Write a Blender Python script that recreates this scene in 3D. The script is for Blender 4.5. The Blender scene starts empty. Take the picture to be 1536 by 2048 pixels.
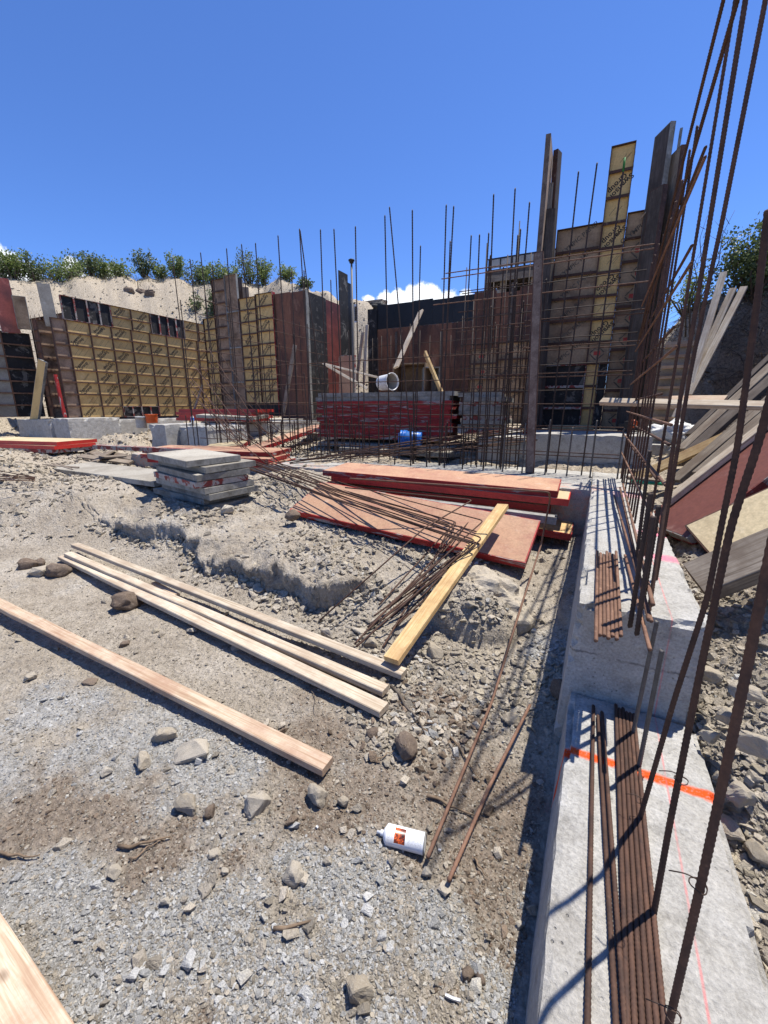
import bpy, bmesh, math, random
import numpy as np
from mathutils import Vector, Matrix
random.seed(7); RNG = np.random.default_rng(11)
scene = bpy.context.scene
COL = scene.collection

# ------------------------------------------------------------------ camera
F_PX, CX, CY, HOR, EYE = 820.0, 768.0, 1024.0, 815.0, 1.5
PITCH = math.atan((CY - HOR) / F_PX); YAW = math.radians(27.05)
cam_d = bpy.data.cameras.new('camera'); cam = bpy.data.objects.new('camera', cam_d); COL.objects.link(cam)
cam.location = (0, 0, EYE); cam.rotation_euler = (math.radians(90) - PITCH, 0, YAW)
cam_d.sensor_fit = 'VERTICAL'; cam_d.sensor_height = 24.0; cam_d.sensor_width = 18.0
cam_d.lens = F_PX * 24.0 / 2048.0; cam_d.clip_start = 0.05; cam_d.clip_end = 3000
scene.camera = cam

# ------------------------------------------------------------------ light
SUN_TO = Vector((0.20, 0.29, 1.0)).normalized()
EL = math.asin(SUN_TO.z); AZ = math.atan2(SUN_TO.x, SUN_TO.y)
world = bpy.data.worlds.new('World'); scene.world = world; world.use_nodes = True
wn, wl = world.node_tree.nodes, world.node_tree.links
wn.clear()
wo = wn.new('ShaderNodeOutputWorld'); bg = wn.new('ShaderNodeBackground'); sky = wn.new('ShaderNodeTexSky')
sky.sky_type = 'NISHITA'; sky.sun_disc = False; sky.sun_elevation = EL; sky.sun_rotation = AZ
sky.altitude = 1800; sky.air_density = 1.0; sky.dust_density = 0.35; sky.ozone_density = 3.0
SKY_STRENGTH = 0.112
bg.inputs['Strength'].default_value = SKY_STRENGTH
# small cumulus clouds low on the horizon, part of the sky
tc = wn.new('ShaderNodeTexCoord'); nz = wn.new('ShaderNodeTexNoise'); nz.inputs['Scale'].default_value = 19.0
nz.inputs['Detail'].default_value = 9.0; nz.inputs['Roughness'].default_value = 0.62
wl.new(tc.outputs['Generated'], nz.inputs['Vector'])
acc = None
def pix_dir(px, py):
    d = Vector(((px - CX) / F_PX, (CY - py) / F_PX, -1.0))
    return (cam.rotation_euler.to_matrix() @ d).normalized()
CLOUDS = [((740, 612), .030), ((770, 608), .036), ((800, 606), .042), ((832, 603), .052), ((862, 606), .045), ((895, 608), .042), ((925, 612), .040), ((965, 616), .036),
          ((14, 548), .050), ((40, 560), .045), ((-20, 540), .060), ((148, 540), .030), ((230, 560), .028), ((-120, 560), .07), ((1750, 600), .08), ((1850, 620), .07)]
for (p, rad) in CLOUDS:
    d = pix_dir(*p)
    dist = wn.new('ShaderNodeVectorMath'); dist.operation = 'DISTANCE'; wl.new(tc.outputs['Generated'], dist.inputs[0])
    dist.inputs[1].default_value = d
    mr = wn.new('ShaderNodeMapRange'); mr.inputs['From Min'].default_value = rad; mr.inputs['From Max'].default_value = 0.0
    wl.new(dist.outputs['Value'], mr.inputs['Value'])
    if acc is None: acc = mr.outputs[0]
    else:
        mx = wn.new('ShaderNodeMath'); mx.operation = 'MAXIMUM'; wl.new(acc, mx.inputs[0]); wl.new(mr.outputs[0], mx.inputs[1]); acc = mx.outputs[0]
ad = wn.new('ShaderNodeMath'); ad.operation = 'ADD'; wl.new(acc, ad.inputs[0])
sc_ = wn.new('ShaderNodeMath'); sc_.operation = 'MULTIPLY_ADD'; wl.new(nz.outputs[0], sc_.inputs[0]); sc_.inputs[1].default_value = 1.5; sc_.inputs[2].default_value = -0.75
wl.new(sc_.outputs[0], ad.inputs[1])
rm = wn.new('ShaderNodeMapRange'); rm.inputs['From Min'].default_value = 0.28; rm.inputs['From Max'].default_value = 0.46; rm.clamp = True
wl.new(ad.outputs[0], rm.inputs['Value'])
cm = wn.new('ShaderNodeMixRGB'); cm.inputs[2].default_value = (8.0, 8.4, 9.0, 1)
gm = wn.new('ShaderNodeMath'); gm.operation = 'GREATER_THAN'; wl.new(acc, gm.inputs[0]); gm.inputs[1].default_value = 0.001
g2 = wn.new('ShaderNodeMath'); g2.operation = 'MULTIPLY'; wl.new(gm.outputs[0], g2.inputs[0]); wl.new(rm.outputs[0], g2.inputs[1])
wl.new(g2.outputs[0], cm.inputs[0])
tint = wn.new('ShaderNodeMixRGB'); tint.blend_type = 'MULTIPLY'; tint.inputs[0].default_value = 1.0; tint.inputs[2].default_value = (0.63, 0.87, 1.31, 1)
wl.new(sky.outputs[0], tint.inputs[1]); wl.new(tint.outputs[0], cm.inputs[1])
wl.new(cm.outputs[0], bg.inputs['Color']); wl.new(bg.outputs[0], wo.inputs['Surface'])
sd = bpy.data.lights.new('sun', 'SUN'); sd.energy = 5.0; sd.angle = math.radians(0.53); sd.color = (1.0, 0.955, 0.88)
sun = bpy.data.objects.new('sun', sd); COL.objects.link(sun)
sun.rotation_euler = SUN_TO.to_track_quat('Z', 'Y').to_euler(); sun.location = (4, 6, 20)
scene.view_settings.view_transform = 'Standard'; scene.view_settings.look = 'None'
scene.view_settings.gamma = 1.0; scene.view_settings.exposure = 0.50; scene.view_settings.use_curve_mapping = False

# ------------------------------------------------------------------ survey helpers: a sighted point of the site -> metres
Rv = np.array([math.cos(YAW), math.sin(YAW), 0]); Fh = np.array([-math.sin(YAW), math.cos(YAW), 0]); Zv = np.array([0, 0, 1.0])
Fv = Fh * math.cos(PITCH) - Zv * math.sin(PITCH); Uv = Fh * math.sin(PITCH) + Zv * math.cos(PITCH); C0 = np.array([0, 0, EYE])
def ray(px, py): return Fv + Rv * (px - CX) / F_PX + Uv * (CY - py) / F_PX
def PZ(px, py, z): d = ray(px, py); return Vector(C0 + d * (z - EYE) / d[2])
def PY(px, py, y): d = ray(px, py); return Vector(C0 + d * y / d[1])
def PX(px, py, x): d = ray(px, py); return Vector(C0 + d * x / d[0])

# ------------------------------------------------------------------ materials
def new_mat(name):
    m = bpy.data.materials.new(name); m.use_nodes = True
    n, l = m.node_tree.nodes, m.node_tree.links
    return m, n, l, n['Principled BSDF']
def col4(c): return (c[0], c[1], c[2], 1)
def noise(n, l, vec, scale, detail=6, rough=.6, dist=0.0):
    t = n.new('ShaderNodeTexNoise'); t.inputs['Scale'].default_value = scale; t.inputs['Detail'].default_value = detail
    t.inputs['Roughness'].default_value = rough; t.inputs['Distortion'].default_value = dist
    if vec is not None: l.new(vec, t.inputs['Vector'])
    return t.outputs[0]
def ramp(n, l, fac, stops):
    r = n.new('ShaderNodeValToRGB'); e = r.color_ramp.elements
    while len(e) > 1: e.remove(e[-1])
    e[0].position = stops[0][0]; e[0].color = col4(stops[0][1])
    for p, c in stops[1:]:
        x = e.new(p); x.color = col4(c)
    l.new(fac, r.inputs[0]); return r.outputs[0]
def mixc(n, l, fac, a, b, mode='MIX'):
    m = n.new('ShaderNodeMixRGB'); m.blend_type = mode
    if isinstance(fac, (int, float)): m.inputs[0].default_value = fac
    else: l.new(fac, m.inputs[0])
    for s, v in ((1, a), (2, b)):
        if isinstance(v, tuple): m.inputs[s].default_value = col4(v)
        else: l.new(v, m.inputs[s])
    return m.outputs[0]
def math_(n, l, op, a, b=0.0, c=None):
    m = n.new('ShaderNodeMath'); m.operation = op
    for i, v in enumerate((a, b, c)):
        if v is None: continue
        if isinstance(v, (int, float)): m.inputs[i].default_value = v
        else: l.new(v, m.inputs[i])
    return m.outputs[0]
def rng(n, l, v, a, b, c=0.0, d=1.0):
    m = n.new('ShaderNodeMapRange'); m.clamp = True; l.new(v, m.inputs['Value'])
    for k, x in (('From Min', a), ('From Max', b), ('To Min', c), ('To Max', d)): m.inputs[k].default_value = x
    return m.outputs[0]
def bump(n, l, h, bsdf, strength=.5, dist=.01):
    b = n.new('ShaderNodeBump'); b.inputs['Strength'].default_value = strength; b.inputs['Distance'].default_value = dist
    l.new(h, b.inputs['Height']); l.new(b.outputs[0], bsdf.inputs['Normal'])
def vec_obj(n, l, scale=(1, 1, 1), rnd=True):
    t = n.new('ShaderNodeTexCoord'); m = n.new('ShaderNodeMapping'); m.inputs['Scale'].default_value = scale
    l.new(t.outputs['Object'], m.inputs['Vector'])
    if rnd:
        oi = n.new('ShaderNodeObjectInfo'); s = math_(n, l, 'MULTIPLY', oi.outputs['Random'], 37.0)
        cb = n.new('ShaderNodeCombineXYZ'); [l.new(s, cb.inputs[i]) for i in range(3)]
        l.new(cb.outputs[0], m.inputs['Location'])
    return m.outputs[0]
def stained(name, base, dark, light=None, scale=3.0, rough=.85, fine=40.0, bstr=.3, bdist=.004, stretch=(1, 1, 1), thr=(.42, .68), spec=.3, chips=None, vary=.18):
    """surface of one material with stains, fine grain and relief"""
    m, n, l, b = new_mat(name); v = vec_obj(n, l, stretch)
    c = mixc(n, l, rng(n, l, noise(n, l, v, scale, 8, .65, .4), thr[0], thr[1]), base, dark)
    if light: c = mixc(n, l, rng(n, l, noise(n, l, v, scale * 2.3, 6, .7), .58, .75), c, light)
    if chips: c = mixc(n, l, rng(n, l, noise(n, l, v, chips[2], 9, .7, .8), chips[3], chips[3] + .03), c, chips[0])
    f = noise(n, l, v, fine, 5, .7)
    c = mixc(n, l, .55, c, ramp(n, l, f, [(.3, (.55, .55, .55)), (.7, (1.25, 1.25, 1.25))]), 'MULTIPLY')
    oi = n.new('ShaderNodeObjectInfo')
    c = mixc(n, l, 1.0, c, ramp(n, l, oi.outputs['Random'], [(0, (1 - vary,) * 3), (1, (1 + vary,) * 3)]), 'MULTIPLY')
    l.new(c, b.inputs['Base Color']); b.inputs['Roughness'].default_value = rough
    b.inputs['Specular IOR Level'].default_value = spec
    bump(n, l, f, b, bstr, bdist)
    return m
def wood(name, a, b_, c_, axis=0, fine=300, rough=.8, stain=None, vary=.15):
    m, n, l, b = new_mat(name)
    st = [1.0, 1.0, 1.0]; st[axis] = .035
    v = vec_obj(n, l, tuple(st)); v2 = vec_obj(n, l)
    w = n.new('ShaderNodeTexNoise'); w.inputs['Scale'].default_value = 75; w.inputs['Detail'].default_value = 5; w.inputs['Distortion'].default_value = .5; l.new(v, w.inputs['Vector'])
    g = noise(n, l, v, fine, 4, .7)
    c = ramp(n, l, w.outputs[0], [(.30, b_), (.45, a), (.55, c_), (.62, a), (.75, b_)])
    c = mixc(n, l, rng(n, l, g, .5, .7, 0, .45), c, b_)
    vk = n.new('ShaderNodeTexVoronoi'); vk.inputs['Scale'].default_value = 3.3; l.new(vec_obj(n, l, tuple(.5 if i == axis else 1.0 for i in range(3))), vk.inputs['Vector'])
    c = mixc(n, l, rng(n, l, vk.outputs['Distance'], .022, .050, .8, 0), c, tuple(x * .45 for x in b_))
    s = rng(n, l, noise(n, l, v2, 3.5, 9, .72), .42, .62, 0, .75)
    c = mixc(n, l, s, c, stain or tuple(x * .6 for x in a))
    oi = n.new('ShaderNodeObjectInfo')
    c = mixc(n, l, 1.0, c, ramp(n, l, oi.outputs['Random'], [(0, (1 - vary,) * 3), (1, (1 + vary,) * 3)]), 'MULTIPLY')
    l.new(c, b.inputs['Base Color']); b.inputs['Roughness'].default_value = rough; b.inputs['Specular IOR Level'].default_value = .25
    bump(n, l, g, b, .35, .002)
    return m
M = {}
M['steel_grey'] = stained('steel_grey', (.30, .29, .26), (.14, .13, .11), (.42, .41, .38), 5, chips=((.16, .04, .03), 0, 9, .66))
M['steel_rail'] = stained('steel_rail', (.105, .052, .036), (.05, .03, .022), (.22, .17, .13), 6, .75)
M['steel_red'] = stained('steel_red', (.34, .022, .020), (.17, .015, .014), (.30, .10, .085), 4, .6, chips=((.30, .26, .24), 0, 9, .56), spec=.3, stretch=(.3, 1, 2.2))
M['steel_red_clean'] = stained('steel_red_clean', (.50, .028, .018), (.36, .02, .016), None, 3, .45, spec=.5)
M['steel_redworn'] = stained('steel_redworn', (.26, .045, .035), (.12, .03, .025), (.36, .30, .27), 5, .7, chips=((.33, .30, .27), 0, 7, .48))
M['ply_swan'] = stained('ply_swan', (.62, .42, .17), (.40, .25, .10), (.68, .50, .26), 2.2, .75, 60, .1, thr=(.5, .75), stretch=(1, 3, 1), vary=.14)
M['ply_old'] = stained('ply_old', (.37, .25, .165), (.13, .085, .055), (.42, .34, .25), 3.2, .85, vary=.2)
M['ply_grey'] = stained('ply_grey', (.37, .26, .16), (.16, .10, .06), (.44, .34, .23), 2.6, .85)
M['ply_black'] = stained('ply_black', (.028, .026, .025), (.012, .011, .011), (.14, .13, .12), 2.5, .7, chips=((.13, .12, .105), 0, 3.2, .57))
M['ply_blackclean'] = stained('ply_blackclean', (.018, .018, .020), (.010, .010, .010), None, 2, .5)
M['ply_brown'] = stained('ply_brown', (.20, .085, .046), (.075, .036, .026), (.30, .16, .10), 1.6, .65, 30, .15, thr=(.44, .64), stretch=(1, 1, .45), vary=.22)
M['form_speckled'] = stained('form_speckled', (.20, .155, .125), (.09, .062, .05), (.30, .26, .22), 7, .8, 60, .2, chips=((.045, .03, .025), 0, 22, .62))
M['ply_red'] = stained('ply_red', (.21, .055, .042), (.09, .03, .026), (.33, .14, .11), 1.8, .55, 30, .1)
M['ply_pink'] = stained('ply_pink', (.46, .275, .17), (.36, .17, .115), (.52, .36, .26), 3.0, .75, 50, .15, .002, thr=(.42, .7))
M['ply_maroon'] = stained('ply_maroon', (.24, .088, .062), (.17, .06, .045), (.36, .20, .16), 1.6, .45, 50, .1, .002, spec=.5)
M['ply_dusty'] = stained('ply_dusty', (.37, .34, .28), (.22, .19, .15), (.46, .43, .37), 2.0, .9, 50)
M['ply_pale'] = stained('ply_pale', (.58, .47, .28), (.42, .32, .18), (.66, .58, .42), 2.0, .8, 50)
M['ink'] = stained('ink', (.018, .017, .02), (.04, .035, .03), None, 8, .7)
M['ink_red'] = stained('ink_red', (.42, .05, .04), (.30, .10, .07), None, 30, .7, thr=(.5, .6))
M['ink_faded'] = stained('ink_faded', (.075, .065, .05), (.14, .12, .09), None, 20, .8, thr=(.45, .6))
M['rust'] = stained('rust', (.095, .048, .030), (.048, .027, .020), (.17, .090, .055), 18, .8, 160, .4, .0012, spec=.35)
M['rust_light'] = stained('rust_light', (.20, .110, .070), (.11, .058, .038), (.33, .20, .13), 14, .8, 160, .4, .0012)
M['rebar_dark'] = stained('rebar_dark', (.060, .038, .028), (.032, .024, .020), (.11, .06, .038), 10, .7, 120, .3, .001)
M['rebar_grey'] = stained('rebar_grey', (.10, .092, .082), (.06, .05, .045), (.16, .14, .12), 20, .55, 150, .4, .001, spec=.5)
M['green_tip'] = stained('green_tip', (.02, .20, .02), (.015, .08, .015), None, 20, .6)
M['lumber'] = wood('lumber', (.52, .43, .31), (.34, .26, .17), (.62, .54, .42), 0, stain=(.36, .27, .19))
M['lumber_red'] = wood('lumber_red', (.48, .37, .25), (.32, .21, .13), (.58, .46, .34), 0, stain=(.34, .20, .13))
M['lumber_yellow'] = wood('lumber_yellow', (.55, .38, .17), (.40, .25, .10), (.62, .46, .24), 0, stain=(.34, .20, .09))
M['wood_grey'] = wood('wood_grey', (.24, .195, .145), (.11, .085, .062), (.32, .27, .21), 0, stain=(.13, .095, .068))
M['wood_dark'] = wood('wood_dark', (.105, .082, .064), (.045, .037, .031), (.15, .125, .105), 0, stain=(.055, .042, .034))
M['white_plastic'] = stained('white_plastic', (.74, .73, .70), (.60, .58, .53), (.30, .29, .28), 3, .4, 60, .05, spec=.5, thr=(.55, .8), vary=.02)
M['blue_plastic'] = stained('blue_plastic', (.012, .16, .58), (.02, .12, .42), (.12, .28, .58), 3, .35, 60, .05, spec=.5, vary=.02)
M['orange_plastic'] = stained('orange_plastic', (.62, .10, .02), (.45, .07, .02), None, 3, .4, vary=.02)
M['grey_plastic'] = stained('grey_plastic', (.40, .40, .38), (.25, .24, .22), None, 3, .5)
M['green_plastic'] = stained('green_plastic', (.02, .28, .16), (.02, .18, .10), None, 3, .4)
M['bag_white'] = stained('bag_white', (.72, .72, .70), (.55, .55, .54), None, 6, .6)
M['black_rubber'] = stained('black_rubber', (.02, .02, .02), (.03, .03, .03), None, 6, .6)
M['bark'] = stained('bark', (.14, .115, .09), (.07, .055, .045), (.24, .21, .18), 12, .9)
M['root'] = stained('root', (.17, .13, .095), (.08, .06, .045), (.32, .27, .21), 9, .9)
M['dry'] = stained('dry', (.34, .29, .17), (.20, .17, .09), (.22, .27, .10), 9, .9)
M['twig'] = stained('twig', (.22, .155, .10), (.12, .085, .055), (.34, .27, .19), 14, .9)
def leaf_mat(name, a, b_, tr=.25):
    m, n, l, b = new_mat(name)
    g = n.new('ShaderNodeNewGeometry'); t = n.new('ShaderNodeTexCoord')
    c = ramp(n, l, g.outputs['Random Per Island'], [(0, a), (1, b_)])
    c = mixc(n, l, rng(n, l, noise(n, l, t.outputs['Object'], 2.5, 3), .35, .65, 0, .6), c, tuple(x * .55 for x in a))
    l.new(c, b.inputs['Base Color']); b.inputs['Roughness'].default_value = .5; b.inputs['Specular IOR Level'].default_value = .45
    tl = n.new('ShaderNodeBsdfTranslucent'); l.new(c, tl.inputs[0]); ms = n.new('ShaderNodeMixShader'); ms.inputs[0].default_value = tr
    l.new(b.outputs[0], ms.inputs[1]); l.new(tl.outputs[0], ms.inputs[2]); l.new(ms.outputs[0], n['Material Output'].inputs[0])
    return m
M['leaf'] = leaf_mat('leaf', (.13, .19, .045), (.30, .35, .12), .4)
M['leaf_grey'] = leaf_mat('leaf_grey', (.08, .12, .04), (.19, .23, .10), .35)

def concrete_mat(name, marks=False):
    m, n, l, b = new_mat(name)
    t = n.new('ShaderNodeTexCoord'); v = t.outputs['Object']
    big = noise(n, l, v, 1.7, 8, .6); mid = noise(n, l, v, 11, 8, .7); fine = noise(n, l, v, 90, 5, .75)
    c = ramp(n, l, mid, [(.28, (.25, .238, .212)), (.46, (.40, .385, .35)), (.72, (.53, .515, .48))])
    c = mixc(n, l, rng(n, l, big, .42, .66, 0, .45), c, (.33, .30, .25))
    c = mixc(n, l, .75, c, ramp(n, l, fine, [(.3, (.55, .55, .55)), (.7, (1.3, 1.3, 1.3))]), 'MULTIPLY')
    vo = n.new('ShaderNodeTexVoronoi'); vo.inputs['Scale'].default_value = 42; l.new(v, vo.inputs['Vector'])
    pits = rng(n, l, vo.outputs['Distance'], .10, .16, 1, 0); pitm = math_(n, l, 'MULTIPLY', pits, rng(n, l, noise(n, l, v, 5, 3), .52, .6))
    c = mixc(n, l, math_(n, l, 'MULTIPLY', pitm, .6), c, (.16, .15, .13))
    if marks:
        sx = n.new('ShaderNodeSeparateXYZ'); l.new(v, sx.inputs[0]); X, Y, Zc = sx.outputs
        wob = math_(n, l, 'MULTIPLY_ADD', noise(n, l, v, 14, 4, .7), .04, -.02)
        Xw = math_(n, l, 'ADD', X, wob); Yw = math_(n, l, 'ADD', Y, wob)
        def line(u, c0, w, soft):  # 1 inside |u-c0|<w
            d = math_(n, l, 'ABSOLUTE', math_(n, l, 'SUBTRACT', u, c0)); return rng(n, l, d, w, w + soft, 1, 0)
        def box01(u, a, b2): return math_(n, l, 'MULTIPLY', math_(n, l, 'GREATER_THAN', u, a), math_(n, l, 'LESS_THAN', u, b2))
        spk = rng(n, l, fine, .36, .46, .25, 1)
        top = math_(n, l, 'GREATER_THAN', n.new('ShaderNodeNewGeometry').outputs['Normal'].node.outputs['Normal'] if False else Zc, .2)
        # orange sprayed band straight across the lower step
        o = math_(n, l, 'MULTIPLY', line(Yw, 1.400, .013, .012), box01(X, -.1, .52))
        c = mixc(n, l, math_(n, l, 'MULTIPLY', o, spk), c, (.80, .085, .012))
        # long thin chalk line down the middle of both steps
        p = math_(n, l, 'MULTIPLY', line(X, .335, .0012, .003), math_(n, l, 'LESS_THAN', Y, 2.5)); p = math_(n, l, 'MULTIPLY', p, rng(n, l, mid, .38, .6, .15, .8))
        c = mixc(n, l, math_(n, l, 'MULTIPLY', p, .8), c, (.72, .14, .14))
        js = math_(n, l, 'MULTIPLY', line(math_(n, l, 'ADD', Zc, wob), .50, .0015, .006), math_(n, l, 'LESS_THAN', Y, 1.77)); js = math_(n, l, 'MULTIPLY', js, rng(n, l, mid, .44, .56))
        c = mixc(n, l, math_(n, l, 'MULTIPLY', js, .7), c, (.10, .09, .08))
        # pink sprayed blotches on the upper step
        def blot(cx, cy, wx, wy):
            return math_(n, l, 'MULTIPLY', line(Xw, cx, wx, .06), line(Yw, cy, wy, .05))
        q = math_(n, l, 'MAXIMUM', blot(.41, 2.52, .07, .02), blot(.40, 3.0, .06, .02)); q = math_(n, l, 'MAXIMUM', q, math_(n, l, 'MULTIPLY', blot(.32, 4.3, .10, .10), .4))
        q = math_(n, l, 'MULTIPLY', q, math_(n, l, 'GREATER_THAN', Zc, .5))
        c = mixc(n, l, math_(n, l, 'MULTIPLY', q, rng(n, l, mid, .35, .6, .3, .9)), c, (.80, .16, .26))
        r2 = math_(n, l, 'MULTIPLY', line(Yw, 4.55, .16, .08), math_(n, l, 'LESS_THAN', X, .3)); r2 = math_(n, l, 'MULTIPLY', r2, rng(n, l, mid, .5, .6))
        c = mixc(n, l, math_(n, l, 'MULTIPLY', r2, .5), c, (.55, .22, .12))
    l.new(c, b.inputs['Base Color']); b.inputs['Roughness'].default_value = .93; b.inputs['Specular IOR Level'].default_value = .2
    h = math_(n, l, 'ADD', math_(n, l, 'MULTIPLY', mid, 1.0), math_(n, l, 'MULTIPLY', fine, .35)); h = math_(n, l, 'SUBTRACT', h, math_(n, l, 'MULTIPLY', pitm, .5))
    bump(n, l, h, b, .9, .016)
    return m
M['concrete'] = concrete_mat('concrete'); M['concrete_marked'] = concrete_mat('concrete_marked', True)

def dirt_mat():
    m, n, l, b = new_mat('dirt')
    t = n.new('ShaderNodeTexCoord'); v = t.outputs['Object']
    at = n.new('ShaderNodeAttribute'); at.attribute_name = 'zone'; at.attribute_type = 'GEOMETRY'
    zs = n.new('ShaderNodeSeparateColor'); l.new(at.outputs['Color'], zs.inputs[0])
    grey, brown, pale = zs.outputs[0], zs.outputs[1], zs.outputs[2]
    a = noise(n, l, v, 2.3, 10, .68); f = noise(n, l, v, 26, 8, .75); ff = noise(n, l, v, 130, 4, .8)
    c = ramp(n, l, a, [(.3, (.31, .26, .20)), (.5, (.42, .365, .29)), (.7, (.52, .465, .385))])
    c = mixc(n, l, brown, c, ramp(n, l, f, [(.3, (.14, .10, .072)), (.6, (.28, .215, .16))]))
    c = mixc(n, l, grey, c, ramp(n, l, f, [(.3, (.33, .32, .295)), (.6, (.48, .47, .44))]))
    c = mixc(n, l, pale, c, ramp(n, l, f, [(.3, (.33, .27, .195)), (.6, (.50, .43, .33))]))
    c = mixc(n, l, .8, c, ramp(n, l, f, [(.30, (.42, .40, .37)), (.48, (1, 1, 1)), (.70, (1.32, 1.32, 1.32))]), 'MULTIPLY')
    vo = n.new('ShaderNodeTexVoronoi'); vo.inputs['Scale'].default_value = 60; l.new(v, vo.inputs['Vector'])
    c = mixc(n, l, .5, c, ramp(n, l, vo.outputs['Distance'], [(.1, (1.15, 1.15, 1.15)), (.6, (.75, .74, .72))]), 'MULTIPLY')
    c = mixc(n, l, .6, c, ramp(n, l, ff, [(.3, (.7, .7, .7)), (.7, (1.25, 1.25, 1.25))]), 'MULTIPLY')
    # faint orange overspray
    l.new(c, b.inputs['Base Color']); b.inputs['Roughness'].default_value = .97; b.inputs['Specular IOR Level'].default_value = .1
    h = math_(n, l, 'ADD', math_(n, l, 'MULTIPLY', f, 1.0), math_(n, l, 'MULTIPLY', ff, .3)); h = math_(n, l, 'ADD', h, math_(n, l, 'MULTIPLY', vo.outputs['Distance'], -.35))
    bump(n, l, h, b, .9, .03)
    return m
M['dirt'] = dirt_mat()
def rock_mat(name, lo, hi, inst=False, dusty=(.40, .35, .28)):
    m, n, l, b = new_mat(name)
    v = vec_obj(n, l, (1, 1, 1), not inst)
    if inst:
        at = n.new('ShaderNodeAttribute'); at.attribute_type = 'INSTANCER'; at.attribute_name = 'tone'; base = at.outputs['Color']
    else:
        oi = n.new('ShaderNodeObjectInfo'); base = ramp(n, l, oi.outputs['Random'], [(0, lo), (1, hi)])
    s = 1.5 if inst else 14
    f = noise(n, l, v, s * 2, 7, .7)
    c = mixc(n, l, .9, base, ramp(n, l, f, [(.25, (.5, .48, .45)), (.5, (1, 1, 1)), (.75, (1.35, 1.33, 1.3))]), 'MULTIPLY')
    if not inst: c = mixc(n, l, rng(n, l, noise(n, l, v, 5, 5), .5, .7, 0, .6), c, dusty)
    l.new(c, b.inputs['Base Color']); b.inputs['Roughness'].default_value = .95; b.inputs['Specular IOR Level'].default_value = .12
    bump(n, l, f, b, .6, .01 if not inst else .2)
    return m
M['rock'] = rock_mat('rock', (.32, .27, .20), (.48, .43, .35), dusty=(.46, .41, .33))
M['clod'] = rock_mat('clod', (.135, .10, .075), (.22, .17, .13), dusty=(.28, .225, .17))
M['pebble'] = rock_mat('pebble', None, None, True)

# ------------------------------------------------------------------ mesh helpers
def tag(o, label=None, cat=None, group=None, kind=None):
    if label: o['label'] = label
    if cat: o['category'] = cat
    if group: o['group'] = group
    if kind: o['kind'] = kind
    return o
def mesh_of(name, verts, faces, mats=(), midx=None, smooth=False):
    me = bpy.data.meshes.new(name); me.from_pydata([tuple(v) for v in verts], [], faces)
    for mm in mats: me.materials.append(mm)
    if midx is not None: me.polygons.foreach_set('material_index', midx)
    if smooth: me.polygons.foreach_set('use_smooth', [True] * len(me.polygons))
    me.update(); return me
def obj(name, me, parent=None, mat=None):
    o = bpy.data.objects.new(name, me); COL.objects.link(o)
    if parent is not None: o.parent = parent
    if mat is not None: o.matrix_local = mat
    return o
def empty(name, loc=(0, 0, 0)):
    o = bpy.data.objects.new(name, None); COL.objects.link(o); o.location = loc; o.empty_display_size = .2; return o
class MB:
    def __init__(s): s.v = []; s.f = []; s.m = []
    def box(s, x0, x1, y0, y1, z0, z1, mi=0, skew=None):
        k = len(s.v); s.v += [(x0, y0, z0), (x1, y0, z0), (x1, y1, z0), (x0, y1, z0), (x0, y0, z1), (x1, y0, z1), (x1, y1, z1), (x0, y1, z1)]
        s.f += [(k, k + 3, k + 2, k + 1), (k + 4, k + 5, k + 6, k + 7), (k, k + 1, k + 5, k + 4), (k + 1, k + 2, k + 6, k + 5), (k + 2, k + 3, k + 7, k + 6), (k + 3, k, k + 4, k + 7)]
        s.m += [mi] * 6; return s
    def mesh(s, name, mats, smooth=False): return mesh_of(name, s.v, s.f, mats, s.m, smooth)
_cache = {}
def cached(key, fn):
    if key not in _cache: _cache[key] = fn()
    return _cache[key]
def frame_mat(origin, xd, up):
    x = Vector(xd).normalized(); z = Vector(up); z = (z - x * z.dot(x)).normalized(); y = z.cross(x)
    m = Matrix((x, y, z)).transposed().to_4x4(); m.translation = Vector(origin); return m

def bar_me(L, r, mat, ribs=0, sides=6, pitch=.012):
    """straight rod along local z, deformed bar ribs as real rings"""
    L = round(L, 2)
    def mk():
        n = max(1, int(L / pitch) * 2) if ribs else 1
        ang = np.arange(sides) * 2 * math.pi / sides
        vs = []; fs = []
        for i in range(n + 1):
            rr = r * (1 + ribs * (1 if i % 2 else -1)) if ribs else r
            z0 = L * i / n
            for a in ang: vs.append((rr * math.cos(a), rr * math.sin(a), z0 + (.25 * pitch * math.sin(a * 2) if ribs else 0)))
        for i in range(n):
            for j in range(sides):
                a = i * sides + j; b2 = i * sides + (j + 1) % sides
                fs.append((a, b2, b2 + sides, a + sides))
        fs.append(tuple(range(sides))[::-1]); fs.append(tuple(n * sides + j for j in range(sides)))
        return mesh_of('bar', vs, fs, [mat], None, True)
    return cached(('bar', L, r, mat.name, ribs, sides, pitch), mk)
def bar_between(name, a, b, r, mat, parent=None, ribs=0, sides=6, pitch=.012):
    a = Vector(a); b = Vector(b); d = b - a
    o = obj(name, bar_me(d.length, r, mat, ribs, sides, pitch), parent)
    q = d.to_track_quat('Z', 'Y'); m = q.to_matrix().to_4x4(); m.translation = a; o.matrix_local = m
    return o
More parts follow.
